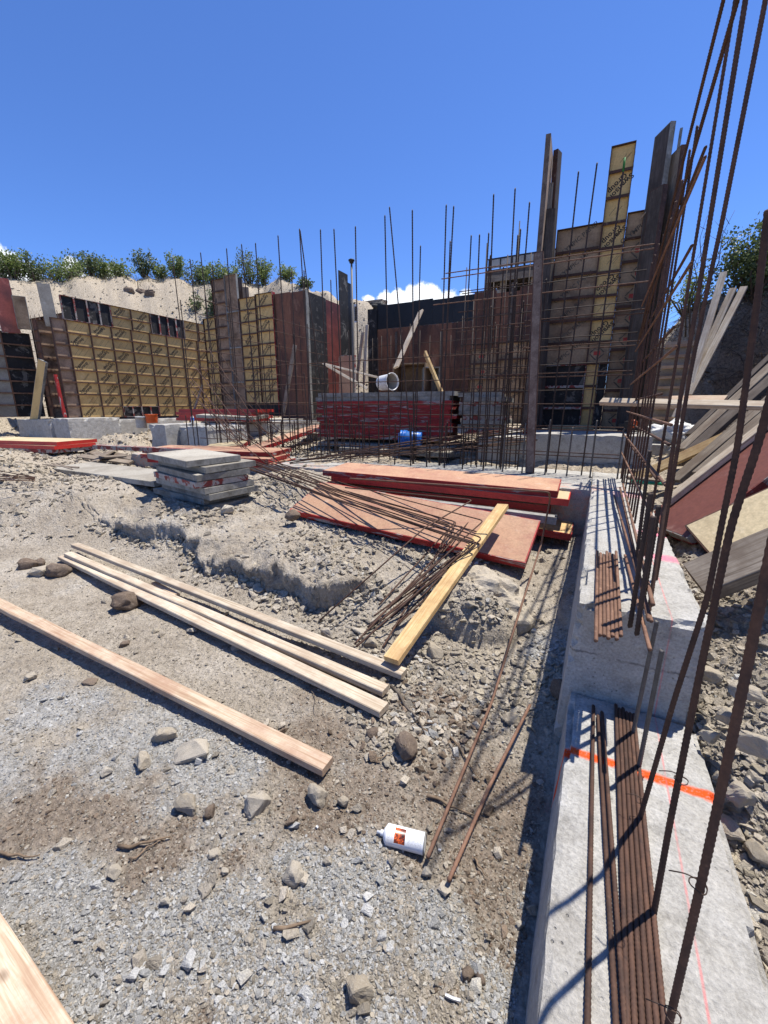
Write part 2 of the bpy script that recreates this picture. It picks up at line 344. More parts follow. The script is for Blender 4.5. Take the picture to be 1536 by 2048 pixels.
def tube_me(name, pts, r, mat, sides=6, ribs=0, pitch=.014, taper=1.0):
    P = [Vector(p) for p in pts]
    if ribs or True:
        # smooth corners and resample
        Q = [P[0]]
        for i in range(1, len(P) - 1):
            a, b2, c = P[i - 1], P[i], P[i + 1]; k = min(.04, (b2 - a).length * .4, (c - b2).length * .4)
            u = b2 + (a - b2).normalized() * k; w = b2 + (c - b2).normalized() * k
            for t in (0, .33, .66, 1): Q.append((1 - t) ** 2 * u + 2 * t * (1 - t) * b2 + t * t * w)
        Q.append(P[-1]); P = Q
    if ribs:
        R2 = [P[0]]
        for i in range(1, len(P)):
            L = (P[i] - P[i - 1]).length; n = max(1, int(L / pitch * 2))
            for k in range(1, n + 1): R2.append(P[i - 1].lerp(P[i], k / n))
        P = R2
    vs = []; fs = []; up = Vector((0, 0, 1)); ref = None
    for i, p in enumerate(P):
        t = (P[min(i + 1, len(P) - 1)] - P[max(i - 1, 0)])
        if t.length < 1e-9: t = Vector((0, 0, 1))
        t.normalize()
        if ref is None:
            ref = t.orthogonal().normalized()
        ref = (ref - t * ref.dot(t)).normalized(); s2 = t.cross(ref)
        rr = r * (1 + ribs * (1 if i % 2 else -1)) * (1 + (taper - 1) * i / max(1, len(P) - 1))
        for j in range(sides):
            a = 2 * math.pi * j / sides; vs.append(p + (ref * math.cos(a) + s2 * math.sin(a)) * rr)
    n = len(P) - 1
    for i in range(n):
        for j in range(sides):
            a = i * sides + j; b2 = i * sides + (j + 1) % sides; fs.append((a, b2, b2 + sides, a + sides))
    fs.append(tuple(range(sides))[::-1]); fs.append(tuple(n * sides + j for j in range(sides)))
    return mesh_of(name, vs, fs, [mat], None, True)

def plank_me(L, w, t, mat, bow=0.0):
    """sawn board: length on x, bevelled edges, slight bow and rough ends"""
    L = round(L, 2)
    def mk():
        c = .004; prof = [(-w / 2 + c, -t / 2), (w / 2 - c, -t / 2), (w / 2, -t / 2 + c), (w / 2, t / 2 - c), (w / 2 - c, t / 2), (-w / 2 + c, t / 2), (-w / 2, t / 2 - c), (-w / 2, -t / 2 + c)]
        n = max(2, int(L / .25)); vs = []; fs = []; rr = random.Random(int(L * 100) + int(w * 1000))
        for i in range(n + 1):
            x = -L / 2 + L * i / n; dz = bow * (1 - (2 * i / n - 1) ** 2) + rr.uniform(-.0012, .0012); dy = rr.uniform(-.0015, .0015)
            for (y, z) in prof: vs.append((x, y + dy, z + dz))
        for i in range(n):
            for j in range(8):
                a = i * 8 + j; b2 = i * 8 + (j + 1) % 8; fs.append((a, a + 8, b2 + 8, b2))
        fs.append(tuple(range(8))); fs.append(tuple(n * 8 + j for j in range(8))[::-1])
        return mesh_of('plank', vs, fs, [mat])
    return cached(('plank', L, w, t, mat.name, bow), mk)
def plank(name, a, b, w, t, mat, up=(0, 0, 1), label=None, cat='board', group=None, bow=0.0, parent=None):
    a = Vector(a); b = Vector(b)
    o = obj(name, plank_me((b - a).length, w, t, M[mat] if isinstance(mat, str) else mat, bow), parent)
    o.matrix_local = frame_mat((a + b) / 2, b - a, up)
    if label: tag(o, label, cat, group)
    return o

# lettering printed on plywood
def text_polys(s, size, bold=.02):
    def mk():
        cu = bpy.data.curves.new('t', 'FONT'); cu.body = s; cu.size = size; cu.offset = bold * size; cu.align_x = 'CENTER'; cu.align_y = 'CENTER'; cu.space_line = .72; cu.resolution_u = 2
        o = bpy.data.objects.new('t', cu); COL.objects.link(o); dg = bpy.context.evaluated_depsgraph_get(); dg.update()
        me = o.evaluated_get(dg).to_mesh(); vs = [tuple(v.co) for v in me.vertices]; fs = [tuple(p.vertices) for p in me.polygons]
        o.evaluated_get(dg).to_mesh_clear(); bpy.data.objects.remove(o); bpy.data.curves.remove(cu)
        return vs, fs
    return cached(('text', s, size, bold), mk)

DP = .0635
def ply_mesh(w, h, style, seed=0, rows=8):
    """plywood infill: local x width, z height, y=0 outer back .. thickness; prints on its back (-y) side"""
    def mk():
        rr = random.Random(seed * 7 + 3); mb = MB()
        face = {'swan': 'ply_swan', 'olympic': 'ply_grey', 'old': 'ply_old', 'black': 'ply_black', 'diamond': 'ply_grey', 'brown': 'ply_brown', 'blackclean': 'ply_blackclean', 'grey': 'ply_dusty', 'red': 'ply_red', 'yellow': 'ply_pale'}[style]
        mb.box(.004, w - .004, .046, DP - .001, .004, h - .004, 0)
        mats = [M[face], M['ink'], M['ink_faded'], M['ink_red']]
        yb = .0445
        def put(s, cx, cz, size, ang, mi, flip=False):
            vs, fs = text_polys(s, size)
            k = len(mb.v); ca, sa = math.cos(ang), math.sin(ang)
            for (x, y, _) in vs:
                X = x * ca - y * sa; Z = x * sa + y * ca; mb.v.append((cx + X, yb, cz + Z))
            for f in fs: mb.f.append(tuple(k + i for i in f)); mb.m.append(mi)
        def stripe(cx, cz, L, wd, ang, mi):
            k = len(mb.v); ca, sa = math.cos(ang), math.sin(ang)
            for (x, y) in ((-L / 2, -wd / 2), (L / 2, -wd / 2), (L / 2, wd / 2), (-L / 2, wd / 2)): mb.v.append((cx + x * ca - y * sa, yb, cz + x * sa + y * ca))
            mb.f.append((k, k + 1, k + 2, k + 3)); mb.m.append(mi)
        rh = h / rows
        if style == 'swan' and w > .2:
            ang = rr.choice([.78, .78, -2.36])
            for i in range(rows):
                if (i + seed) % 2 == 0 or (w > .4 and rr.random() < .25):
                    cx = w * (.62 if (i + seed) % 2 else .42); cz = (i + .5) * rh
                    if w < .4: cx = w * .5
                    put('Swanson\nGroup', cx, cz, min(.105, w * .34), ang, 1)
                for k in range(3):
                    cx = w * rr.uniform(.25, .75); cz = (i + .5) * rh
                    stripe(cx + k * .012, cz, min(.24, w * .4), .004, .9, 1)
        if style == 'olympic':
            for i in range(rows):
                put('OLYMPIC PANEL', w * .5, (i + .5) * rh, .085, .65, 2)
        if style == 'diamond':
            for i in range(rows):
                cx = w * (.42 + .08 * (i % 2)); cz = (i + .48) * rh; s = .10
                for (dx, dz, a) in ((-s / 2, s / 2, .785), (s / 2, s / 2, -.785), (s / 2, -s / 2, .785), (-s / 2, -s / 2, -.785)):
                    stripe(cx + dx * 1.05, cz + dz * 1.05, s * 1.25, .016, a, 2)
                stripe(cx, cz, .09, .055, 0, 3)
        return mb.mesh('plywood_sheet', mats)
    return cached(('ply', round(w, 3), round(h, 3), style, seed, rows), mk)
def frame_mesh(w, h, mat, rails=None):
    def mk():
        mb = MB(); e = .009
        mb.box(0, e, 0, DP, 0, h); mb.box(w - e, w, 0, DP, 0, h); mb.box(e, w - e, .001, DP - .0005, 0, e); mb.box(e, w - e, .001, DP - .0005, h - e, h)
        # bolt slots along both side rails, as short proud bushings
        k = 1
        for i in range(int(h / .152)):
            z = .076 + i * .152
            if z > h - .03: break
            for x0, x1 in ((-.0022, 0), (w, w + .0022)):
                mb.box(x0, x1, .022, .038, z - .016, z + .016)
        return mb.mesh('form_panel', [mat])
    return cached(('frame', round(w, 3), round(h, 3), mat.name), mk)
def cross_mesh(w, mat, vertical=0):
    def mk():
        mb = MB(); mb.box(.010, w - .010, .003, .0455, -.004, .004); mb.box(.010, w - .010, .001, .0045, -.018, .018); return mb.mesh('crossbar', [mat])
    return cached(('cross', round(w, 3), mat.name), mk)
def form_panel(parent, x, z, w, h, style, fm='steel_rail', seed=0, rows=None, y=0.0, name='form_panel', vert_ribs=0, label=None):
    """one steel-framed panel of a formwork wall seen from its ribbed side, local wall frame"""
    rows = rows or max(1, round(h / .305))
    p = obj(name, frame_mesh(w, h, M[fm]), parent, Matrix.Translation((x, y, z)))
    if label: p['label'] = label
    obj('plywood_sheet', ply_mesh(w, h, style, seed % 5, rows), p)
    if vert_ribs:
        for i in range(1, vert_ribs):
            c = obj('crossbar', cross_mesh(h, M[fm]), p); c.matrix_local = Matrix.Translation((w * i / vert_ribs, 0, 0)) @ Matrix.Rotation(-math.pi / 2, 4, 'Y')
    else:
        for i in range(1, rows):
            obj('crossbar', cross_mesh(w, M[fm]), p, Matrix.Translation((0, 0, h * i / rows)))
    return p
def wall_root(name, origin, xdir, label, cat='formwork', group=None):
    o = empty(name); o.matrix_local = frame_mat(origin, xdir, (0, 0, 1)); tag(o, label, cat, group); return o
def loose_panel(origin, xdir, up, L=2.44, W=.61, face='ply_pink', fm='steel_red', label='', group=None, face_up=True, cat='concrete form', name='concrete_form'):
    """a panel lying or leaning: length on x, width on y, smooth face towards `up`"""
    def mkf():
        mb = MB(); e = .009
        mb.box(0, L, 0, e, 0, DP); mb.box(0, L, W - e, W, 0, DP); mb.box(0, e, e, W - e, .0005, DP - .0005); mb.box(L - e, L, e, W - e, .0005, DP - .0005)
        for i in range(int(L / .152)):
            x = .076 + i * .152
            for y0, y1 in ((-.0022, 0), (W, W + .0022)): mb.box(x - .014, x + .014, y0, y1, .024, .036)
        for i in range(1, int(round(L / .305))):
            x = L * i / round(L / .305); mb.box(x - .004, x + .004, e, W - e, .003, .044); mb.box(x - .016, x + .016, e, W - e, .001, .0045)
        return mb.mesh('steel_frame', [M[fm]])
    def mkp():
        mb = MB(); mb.box(.0095, L - .0095, .0095, W - .0095, .047, DP + .0015); return mb.mesh('plywood_face', [M[face]])
    r = empty(name); r.matrix_local = frame_mat(origin, xdir, up)
    obj('steel_frame', cached(('lf', L, W, fm), mkf), r); obj('plywood_face', cached(('lp', L, W, face), mkp), r)
    tag(r, label, cat, group); return r

# ------------------------------------------------------------------ noise for the terrain
def _h2(ix, iy, s):
    n = (ix.astype(np.int64) * 374761393 + iy.astype(np.int64) * 668265263 + s * 974634777) & 0xffffffff
    n = ((n ^ (n >> 13)) * 1274126177) & 0xffffffff
    return ((n ^ (n >> 16)) & 0xffff) / 65535.0
def vnoise(x, y, s=0):
    ix = np.floor(x); iy = np.floor(y); fx = x - ix; fy = y - iy
    u = fx * fx * (3 - 2 * fx); v = fy * fy * (3 - 2 * fy)
    a = _h2(ix, iy, s); b = _h2(ix + 1, iy, s); c = _h2(ix, iy + 1, s); d = _h2(ix + 1, iy + 1, s)
    return (a * (1 - u) + b * u) * (1 - v) + (c * (1 - u) + d * u) * v - .5
def fbm(x, y, f, o=4, s=0, g=.5):
    r = np.zeros_like(x); a = 1.0
    for k in range(o):
        r += a * vnoise(x * f + 17.3 * k, y * f - 9.1 * k, s + k); a *= g; f *= 2.03
    return r
def ridg(x, y, f, o=3, s=0):
    r = np.zeros_like(x); a = 1.0
    for k in range(o):
        r += a * (1 - 4 * np.abs(vnoise(x * f + 5.3 * k, y * f + 3.7 * k, s + k))); a *= .5; f *= 2.1
    return r
def sst(a, b, x): t = np.clip((x - a) / (b - a), 0, 1); return t * t * (3 - 2 * t)
CTRL = [(100, 1950, -.01), (500, 1900, 0), (900, 1900, -.02), (1050, 1850, -.04), (300, 1500, 0), (600, 1450, 0), (850, 1500, .0), (1000, 1500, -.02), (50, 1250, .01), (200, 1250, .01),
        (400, 1250, .02), (600, 1350, .01), (820, 1280, .05), (1000, 1400, .0), (1080, 1300, .04), (0, 1100, .12), (100, 1150, .06), (250, 1110, .10), (380, 1150, .08), (500, 1205, .06), (650, 1225, .07),
        (250, 1045, .24), (380, 1085, .23), (520, 1120, .22), (700, 1150, .22), (150, 1000, .44), (300, 1025, .37), (440, 1040, .36), (500, 1010, .38), (560, 1040, .33), (700, 1080, .27), (860, 1120, .22), (980, 1160, .18),
        (80, 940, .66), (200, 968, .53), (270, 985, .46), (110, 952, .56), (300, 960, .52), (340, 985, .37), (560, 965, .58), (650, 975, .55), (1000, 1040, .34), (1110, 1090, .22), (1110, 1200, .10), (1145, 1060, .24), (0, 925, .72), (0, 1000, .46), (-300, 950, .7), (-300, 1200, .1)]
CT = [tuple(PZ(*c)) for c in CTRL]
CT += [(-3, 7, .86), (-5, 6.6, .84), (-1, 6.3, .78), (-6, 6.3, .72), (-8.6, 5.0, .60), (-10, 5, .52), (-11.5, 5.2, .48), (-12, 4, .58), (-7.3, 5.2, .52), (-9.6, 6.2, .62), (-10, 8, .85), (-3, 5.9, .76), (-1.2, 5.9, .70), (-3, 9, .95), (-5, 9, 1.0), (-1, 8, .95),
       (.62, .8, .10), (.62, 1.4, .20), (.65, 2.0, .42), (.7, 2.7, .58), (.75, 3.6, .62), (.8, 4.6, .66), (.75, 5.6, .70), (.9, 7, .9), (1.3, 1, .28), (1.3, 2, .55), (1.4, 3.4, .8), (1.4, 5, .8), (1.6, 7, 1.0), (0, -2, 0), (-3, -2, 0), (2, -2, .3), (-6, -1, .0), (-8, 1, .1), (-3, .5, 0), (.5, 0, .02), (-12, -4, 0), (6, -4, .6), (0, -9, 0)]
CT = np.array(CT)
def tps(P, V, lam=2e-3):
    n = len(P); d = np.linalg.norm(P[:, None] - P[None], axis=2); K = np.where(d > 0, d * d * np.log(d + 1e-12), 0) + lam * np.eye(n)
    A = np.zeros((n + 3, n + 3)); A[:n, :n] = K; A[:n, n] = 1; A[:n, n + 1:] = P; A[n, :n] = 1; A[n + 1:, :n] = P.T
    return np.linalg.solve(A, np.concatenate([V, np.zeros(3)]))
TW = tps(CT[:, :2], CT[:, 2])
def tps_eval(x, y):
    r = TW[-3] + TW[-2] * x + TW[-1] * y
    for (px, py, _), w in zip(CT, TW[:-3]):
        d2 = (x - px) ** 2 + (y - py) ** 2 + 1e-12; r = r + w * .5 * d2 * np.log(d2)
    return r
LEDGE = [PZ(px, py, .15) for px, py in ((60, 1030), (235, 1062), (290, 1088), (350, 1090), (420, 1128), (500, 1148), (570, 1178), (640, 1200), (720, 1182), (760, 1170))]
LEDGE = np.array([(p.x, p.y) for p in LEDGE])
def ledge_dist(x, y):
    best = np.full(x.shape, 1e9); sg = np.zeros_like(x); tt = np.zeros_like(x)
    for i in range(len(LEDGE) - 1):
        a = LEDGE[i]; b = LEDGE[i + 1]; d = b - a; L2 = d @ d
        t = np.clip(((x - a[0]) * d[0] + (y - a[1]) * d[1]) / L2, 0, 1)
        qx = a[0] + t * d[0]; qy = a[1] + t * d[1]; ds = np.hypot(x - qx, y - qy); cr = d[0] * (y - a[1]) - d[1] * (x - a[0])
        m = ds < best; best = np.where(m, ds, best); sg = np.where(m, np.sign(cr), sg); tt = np.where(m, (i + t) / (len(LEDGE) - 1), tt)
    return best * sg, tt
def terrain(x, y):
    x = np.asarray(x, float); y = np.asarray(y, float); r = np.hypot(x, y)
    xc = np.clip(x, -13, 3.0); yc = np.clip(y, -6, 9.5)
    h = tps_eval(xc, yc)
    az = np.degrees(np.arctan2(x, y))           # clockwise from +y
    # excavated slope behind the far and left formwork
    wl_ = sst(-100, -82, az) * (1 - sst(-22, -19, az)); top = np.interp(az, [-100, -71, -67, -62, -57, -50, -40, -36.5, -33, -29, -24], [5.7, 6.0, 6.3, 6.85, 7.3, 7.3, 7.4, 6.3, 5.5, 5.5, 3.5])
    top = top + .35 * vnoise(az * .28, az * 0 + 3.3, 5) + .25 * vnoise(az * .9, az * 0 + 1.3, 6)
    r0 = np.interp(az, [-100, -66, -50, -40, -34, -28], [14.6, 14.8, 15.2, 14.0, 13.2, 13.6]); wid = np.interp(az, [-42, -34], [9.0, 4.5])
    hill = sst(0, 1, (r - r0) / wid) * (top - 1.0)
    h = h + wl_ * hill
    # plateau beyond to the north
    h = h + (1 - wl_) * sst(13, 26, r) * 1.0 * (az < 12) * (y > 0)
    # cut bank on the right
    bx = x - (1.55 + .05 * (y - 3) + .18 * fbm(x * 0 + 1.1, y, .9, 3, 40)); bank = sst(0, 1, bx / 1.25) * 2.05 + sst(1.1, 5, bx) * .9
    by = y - (8.6 + .2 * fbm(x, y * 0, .9, 3, 41)); bank2 = sst(-.5, 1.2, x - .3) * (sst(0, 1, by / 1.0) * 2.0)
    bk = np.maximum(bank * sst(-2, 2.5, y), bank2); h = h + bk
    # ledge scarp
    d, t = ledge_dist(x + .10 * fbm(x, y, 2.2, 5, 21), y + .14 * fbm(x, y, 2.5, 4, 22) + .05 * fbm(x, y, 14, 4, 23))
    am = np.interp(t, [0, .06, .25, .5, .8, 1], [0, .02, .09, .08, .12, 0]) * (1 + .9 * vnoise(x * 5, y * 5, 77)); am = am * np.where((t <= 0) | (t >= 1), 0, 1)
    am = am * 1.25; h = h + am * np.where(d > 0, np.exp(-np.abs(d) / .45), 0) * sst(0, .07, d) - am * .25 * np.where(d <= 0, np.exp(-np.abs(d) / .12), 0)
    # boulders pressed into the bank
    for (px, py, z, a, b, hh) in ((935, 1230, .1, .36, .26, .22), (1150, 1225, .1, .12, .3, .05), (330, 1010, .45, .5, .2, .03), (235, 880, .8, .9, .55, .34), (1170, 925, .8, .7, .45, .15), (600, 1140, .2, .35, .2, .05)):
        c = PZ(px, py, z); q = ((x - c.x) / a) ** 2 + ((y - c.y) / b) ** 2; q = q * (1 + .6 * fbm(x, y, 3, 3, 31)); h = h + hh * np.clip(1 - q, 0, 1) ** .5
    # relief
    rough = sst(.12, .40, h) * .8 + .35
    h = h + .035 * rough * fbm(x, y, 1.4, 4, 1) + .030 * rough * ridg(x, y, 3.0, 3, 8) * sst(.08, .25, h) * .45
    h = h + .020 * fbm(x, y, 8, 4, 2) * rough + .010 * ridg(x, y, 11, 3, 33) * rough * sst(.12, .3, h) + .0085 * fbm(x, y, 35, 3, 3) * np.exp(-r / 8)
    h = h + sst(6, 14, r) * (.10 * ridg(x, y, .8, 4, 12) + .16 * fbm(x, y, .9, 5, 13)) + bk * .05 * ridg(x, y, 2.0, 4, 14)
    return h
def hz(x, y): return float(terrain(np.array([x]), np.array([y]))[0])
GREY = [(330, 1480, .30), (400, 1560, .26), (200, 1480, .2), (500, 1540, .18), (720, 1840, .20), (650, 1790, .14), (850, 1850, .12), (250, 1950, .24), (420, 1900, .16), (60, 1740, .16), (150, 1830, .16), (560, 1990, .16), (760, 2000, .12), (1120, 1320, .22), (700, 1090, .22), (580, 1730, .08), (950, 1990, .08), (0, 1540, .25), (100, 1420, .3)]
BROWN = [(250, 1640, .35), (60, 1600, .3), (420, 1700, .2), (700, 1600, .35), (930, 1600, .35), (1000, 1750, .25), (640, 1480, .35), (880, 1440, .3), (500, 2010, .12), (900, 1930, .12), (330, 1750, .25), (1040, 1900, .15), (750, 1700, .25), (150, 1640, .3), (1180, 1450, .2), (1000, 1920, .12)]
def zones(x, y, h):
    wx = x + .10 * fbm(x, y, 3, 4, 51); wy = y + .10 * fbm(x, y, 3, 4, 52)
    def blob(L):
        r = np.zeros_like(x)
        for (px, py, rad) in L:
            c = PZ(px, py, 0); q = np.hypot(wx - c.x, wy - c.y) / rad; r = np.maximum(r, np.clip(1.25 - q, 0, 1))
        return r
    g = .85 * sst(.10, .85, blob(GREY) + .75 * fbm(x, y, 5, 5, 53)); b = .66 * sst(.1, .9, blob(BROWN) + .5 * fbm(x, y, 4, 5, 54)) * (1 - g * .8)
    pale = sst(.5, .75, h + .12 * fbm(x, y, 1.5, 3, 55)) * (x < 1.3)
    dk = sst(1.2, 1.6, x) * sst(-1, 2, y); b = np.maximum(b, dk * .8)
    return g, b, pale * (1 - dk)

def build_ground():
    az_d = np.concatenate([np.radians(np.linspace(-88, 31, 860)), np.radians(np.linspace(33.5, 266, 90))])
    rr = [.25]
    while rr[-1] < 130: rr.append(rr[-1] * (1.0048 if 1.9 < rr[-1] < 5.2 else 1.0105 if rr[-1] < 10 else 1.018 if rr[-1] < 30 else 1.06) + .0005)
    rr = np.array(rr); na = len(az_d); nr = len(rr)
    A, R = np.meshgrid(az_d, rr); X = R * np.sin(A); Y = R * np.cos(A)
    xf = X.ravel(); yf = Y.ravel(); hf = terrain(xf, yf)
    dd, tt = ledge_dist(xf + .10 * fbm(xf, yf, 2.2, 5, 21), yf + .14 * fbm(xf, yf, 2.5, 4, 22) + .05 * fbm(xf, yf, 14, 4, 23))
    ov = np.where((dd > -.02) & (tt > .03) & (tt < .97), np.exp(-np.abs(dd - .05) / .045), 0) * .075 * (1 + 1.2 * vnoise(xf * 7, yf * 7, 88)); nr_ = np.exp(-np.abs(dd) / .10) * ((tt > .01) & (tt < .99)); yf2 = yf - ov - nr_ * (.045 * fbm(xf, hf * 2.2, 9, 4, 91) + .030 * fbm(xf + yf, hf * 3, 30, 3, 92)); hf = hf + nr_ * .018 * fbm(xf, yf, 30, 3, 93)
    far = sst(45, 130, np.hypot(xf, yf)); hf = hf * (1 - far) + 2.0 * far
    v = np.stack([xf, yf2, hf], 1); v = np.concatenate([v, [[0, 0, float(terrain(np.array([0.]), np.array([0.]))[0])]]])
    i = np.arange(nr - 1)[:, None] * na; j = np.arange(na)[None]; j2 = (j + 1) % na
    q = np.stack([i + j, i + na + j, i + na + j2, i + j2], -1).reshape(-1, 4)[:, ::-1]
    tri = np.stack([np.full(na, nr * na), np.arange(na), (np.arange(na) + 1) % na], 1)[:, ::-1]
    me = bpy.data.meshes.new('ground'); me.vertices.add(len(v)); me.vertices.foreach_set('co', v.ravel())
    nl = q.size + tri.size; me.loops.add(nl); me.loops.foreach_set('vertex_index', np.concatenate([q.ravel(), tri.ravel()]).astype(np.int32))
    me.polygons.add(len(q) + len(tri)); ls = np.concatenate([np.arange(len(q)) * 4, q.size + np.arange(len(tri)) * 3]).astype(np.int32)
    me.polygons.foreach_set('loop_start', ls)
    me.polygons.foreach_set('use_smooth', np.ones(len(ls), bool)); me.update(calc_edges=True); me.validate()
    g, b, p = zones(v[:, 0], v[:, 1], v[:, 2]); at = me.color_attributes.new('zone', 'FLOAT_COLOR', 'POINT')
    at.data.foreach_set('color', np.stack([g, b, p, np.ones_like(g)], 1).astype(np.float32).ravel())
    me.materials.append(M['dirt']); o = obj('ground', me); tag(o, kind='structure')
    # plain land out to the horizon
    f = MB(); n = 48; vs = []; fs = []
    for k in range(n):
        a = 2 * math.pi * k / n; vs.append((128 * math.sin(a), 128 * math.cos(a), 1.9)); vs.append((1500 * math.sin(a), 1500 * math.cos(a), -6))
    for k in range(n): a = 2 * k; b2 = 2 * ((k + 1) % n); fs.append((a, b2, b2 + 1, a + 1))
    o2 = obj('terrain', mesh_of('terrain', vs, fs, [M['dirt']])); tag(o2, kind='structure')
build_ground()

# ------------------------------------------------------------------ rough-cast concrete
def conc_mesh(x0, x1, y0, y1, z0, z1, cell=.04, chip=.014, seed=0, lean=0.0, mat=None):
    """cast block: board-flat faces with slight waviness, crumbled arrises"""
    nx = max(2, int((x1 - x0) / cell)); ny = max(2, int((y1 - y0) / cell)); nz_ = max(2, int((z1 - z0) / cell))
    vs = {}; V = []; Fc = []
    def vid(i, j, k):
        key = (i, j, k)
        if key not in vs: vs[key] = len(V); V.append(key)
        return vs[key]
    for i in range(nx):
        for j in range(ny):
            Fc.append((vid(i, j, nz_), vid(i + 1, j, nz_), vid(i + 1, j + 1, nz_), vid(i, j + 1, nz_)))
            Fc.append((vid(i, j, 0), vid(i, j + 1, 0), vid(i + 1, j + 1, 0), vid(i + 1, j, 0)))
    for i in range(nx):
        for k in range(nz_):
            Fc.append((vid(i, 0, k), vid(i + 1, 0, k), vid(i + 1, 0, k + 1), vid(i, 0, k + 1)))
            Fc.append((vid(i, ny, k), vid(i, ny, k + 1), vid(i + 1, ny, k + 1), vid(i + 1, ny, k)))
    for j in range(ny):
        for k in range(nz_):
            Fc.append((vid(0, j, k), vid(0, j, k + 1), vid(0, j + 1, k + 1), vid(0, j + 1, k)))
            Fc.append((vid(nx, j, k), vid(nx, j + 1, k), vid(nx, j + 1, k + 1), vid(nx, j, k + 1)))
    A = np.array(V, float); P = np.stack([x0 + (x1 - x0) * A[:, 0] / nx, y0 + (y1 - y0) * A[:, 1] / ny, z0 + (z1 - z0) * A[:, 2] / nz_], 1)
    N = np.stack([(A[:, 0] == nx) * 1.0 - (A[:, 0] == 0), (A[:, 1] == ny) * 1.0 - (A[:, 1] == 0), (A[:, 2] == nz_) * 1.0 - (A[:, 2] == 0)], 1)
    ed = (np.abs(N).sum(1) >= 2)
    a = P[:, 0] + .7 * P[:, 2]; b = P[:, 1] - .6 * P[:, 2]
    w = .004 * fbm(a, b, 4, 4, 60 + seed) + .003 * fbm(a, b, 22, 3, 61 + seed)
    P = P + N * w[:, None]
    c = (np.clip(fbm(a, b, 9, 4, 62 + seed) - .05, 0, .5) * chip * 2.2 + .0035 + .004 * fbm(a, b, 40, 2, 66)) * ed * (A[:, 2] > 0)
    P = P - N * c[:, None]
    if lean: P[:, 0] -= lean * (z1 - P[:, 2]) * (A[:, 0] < nx / 2)
    return mesh_of('concrete', P, Fc, [mat or M['concrete']])
ft = empty('stepped_footing'); tag(ft, 'pale concrete stepped footing with an orange sprayed band across its lower step', 'concrete footing')
obj('lower_step', conc_mesh(.025, .470, -1.2, 1.744, -.25, .30, .020, .04, 1, .06, M['concrete_marked']), ft)
obj('upper_step', conc_mesh(.012, .462, 1.745, 5.86, -.1, .72, .026, .04, 2, .05, M['concrete_marked']), ft)
obj('cross_footing', conc_mesh(-7.3, .011, 4.42, 5.80, .05, .716, .05, .02, 3, 0, M['concrete_marked']), ft)
def footing(name, label, boxes, group=None):
    r = empty(name); tag(r, label, 'concrete footing', group)
    for i, (x0, x1, y0, y1, z0, z1) in enumerate(boxes): obj('concrete_block', conc_mesh(x0, x1, y0, y1, z0, z1, .07, .03, 5 + i + len(label)), r)
    return r
footing('wall_footing', 'shaded grey concrete footing under the tall plywood formwork at the right', [(-.86, .62, 5.95, 7.95, .3, 1.16), (-1.55, -.862, 6.02, 7.9, .3, 1.10), (.622, 1.05, 6.6, 7.6, .4, 1.02)])
footing('wall_footing', 'long grey concrete footing under the yellow formwork wall at the far left', [(-13.9, -12.25, 5.55, 10.9, .2, 1.20), (-12.248, -11.55, 5.62, 6.9, .2, 1.24), (-12.247, -11.9, 6.905, 10.8, .2, 1.17)])
footing('wall_footing', 'notched grey concrete footing with two block ends behind the bent rebar pile', [(-8.2, -7.7, 5.45, 6.5, .2, 1.17), (-7.695, -7.15, 5.75, 6.5, .2, 1.12), (-7.145, -6.55, 5.5, 6.5, .2, 1.15), (-8.15, -6.85, 6.502, 10.6, .2, 1.165), (-10.6, -8.152, 8.8, 10.6, .2, 1.17)])
footing('wall_footing', 'low concrete footing below the red brown formwork behind the centre panel stack', [(-6.6, -1.3, 11.3, 12.9, .3, 1.25), (-5.2, -2.3, 6.75, 7.3, .3, .99)])

# ------------------------------------------------------------------ reinforcement
GA = empty('rebar_grid'); tag(GA, 'tall see-through rebar grid standing across the middle of the site on the low footing', 'rebar grid')
YA = 5.42
def vbar(p, x, y, z0, z1, r, mat, lx=0, ly=0, ribs=.10, pitch=.03, sides=6, name='vertical_bar'):
    return bar_between(name, (x, y, z0), (x + lx, y + ly, z1), r, mat, p, ribs, sides, pitch)
tops_full = [344, 400, 452, 482, 510, 555, 598, 640, 667, 710, 769, 824, 892, 907, 987, 1030, 1157, 1194]
bases = {769: 765, 892: 868, 1194: 1145, 1157: 1110, 824: 822, 907: 905}
for px in tops_full:
    py = {344: 515, 400: 505, 452: 496, 482: 488, 510: 486, 555: 470, 598: 458, 640: 458, 667: 457, 710: 453, 769: 430, 824: 420, 892: 409, 907: 411, 987: 388, 1030: 376, 1157: 342, 1194: 326}[px]
    t = PY(px, py, YA); j = random.uniform(-.10, .10)
    vbar(GA, t.x - j, YA + .01, .70, min(t.z, 4.02), .0085, M['rebar_dark'], j, 0)
for px, py in ((779, 415), (600, 460)):
    t = PY(px, py, YA - .1); vbar(GA, t.x + .35, YA - .03, .70, t.z, .0085, M['rebar_dark'], -.35, -.07)
for px, py in ((840, 492), (902, 482), (935, 473), (985, 465), (1035, 460), (1063, 403), (1042, 470), (612, 540), (585, 543), (378, 520), (427, 528), (360, 600), (660, 560)):
    t = PY(px, py, YA + .25); vbar(GA, t.x + random.uniform(-.05, .05), YA + .22, .70, t.z, .0085, M['rebar_dark'], 0, .03)
t = PY(1250, 313, YA - .06); g_ = vbar(GA, t.x - .05, YA - .04, .70, t.z - .12, .009, M['rebar_dark'], .05, 0)
vbar(GA, t.x, YA - .04, t.z - .12, t.z, .010, M['green_tip'], 0, 0, 0); g_['label'] = 'bar with a green painted tip'
x = -6.75
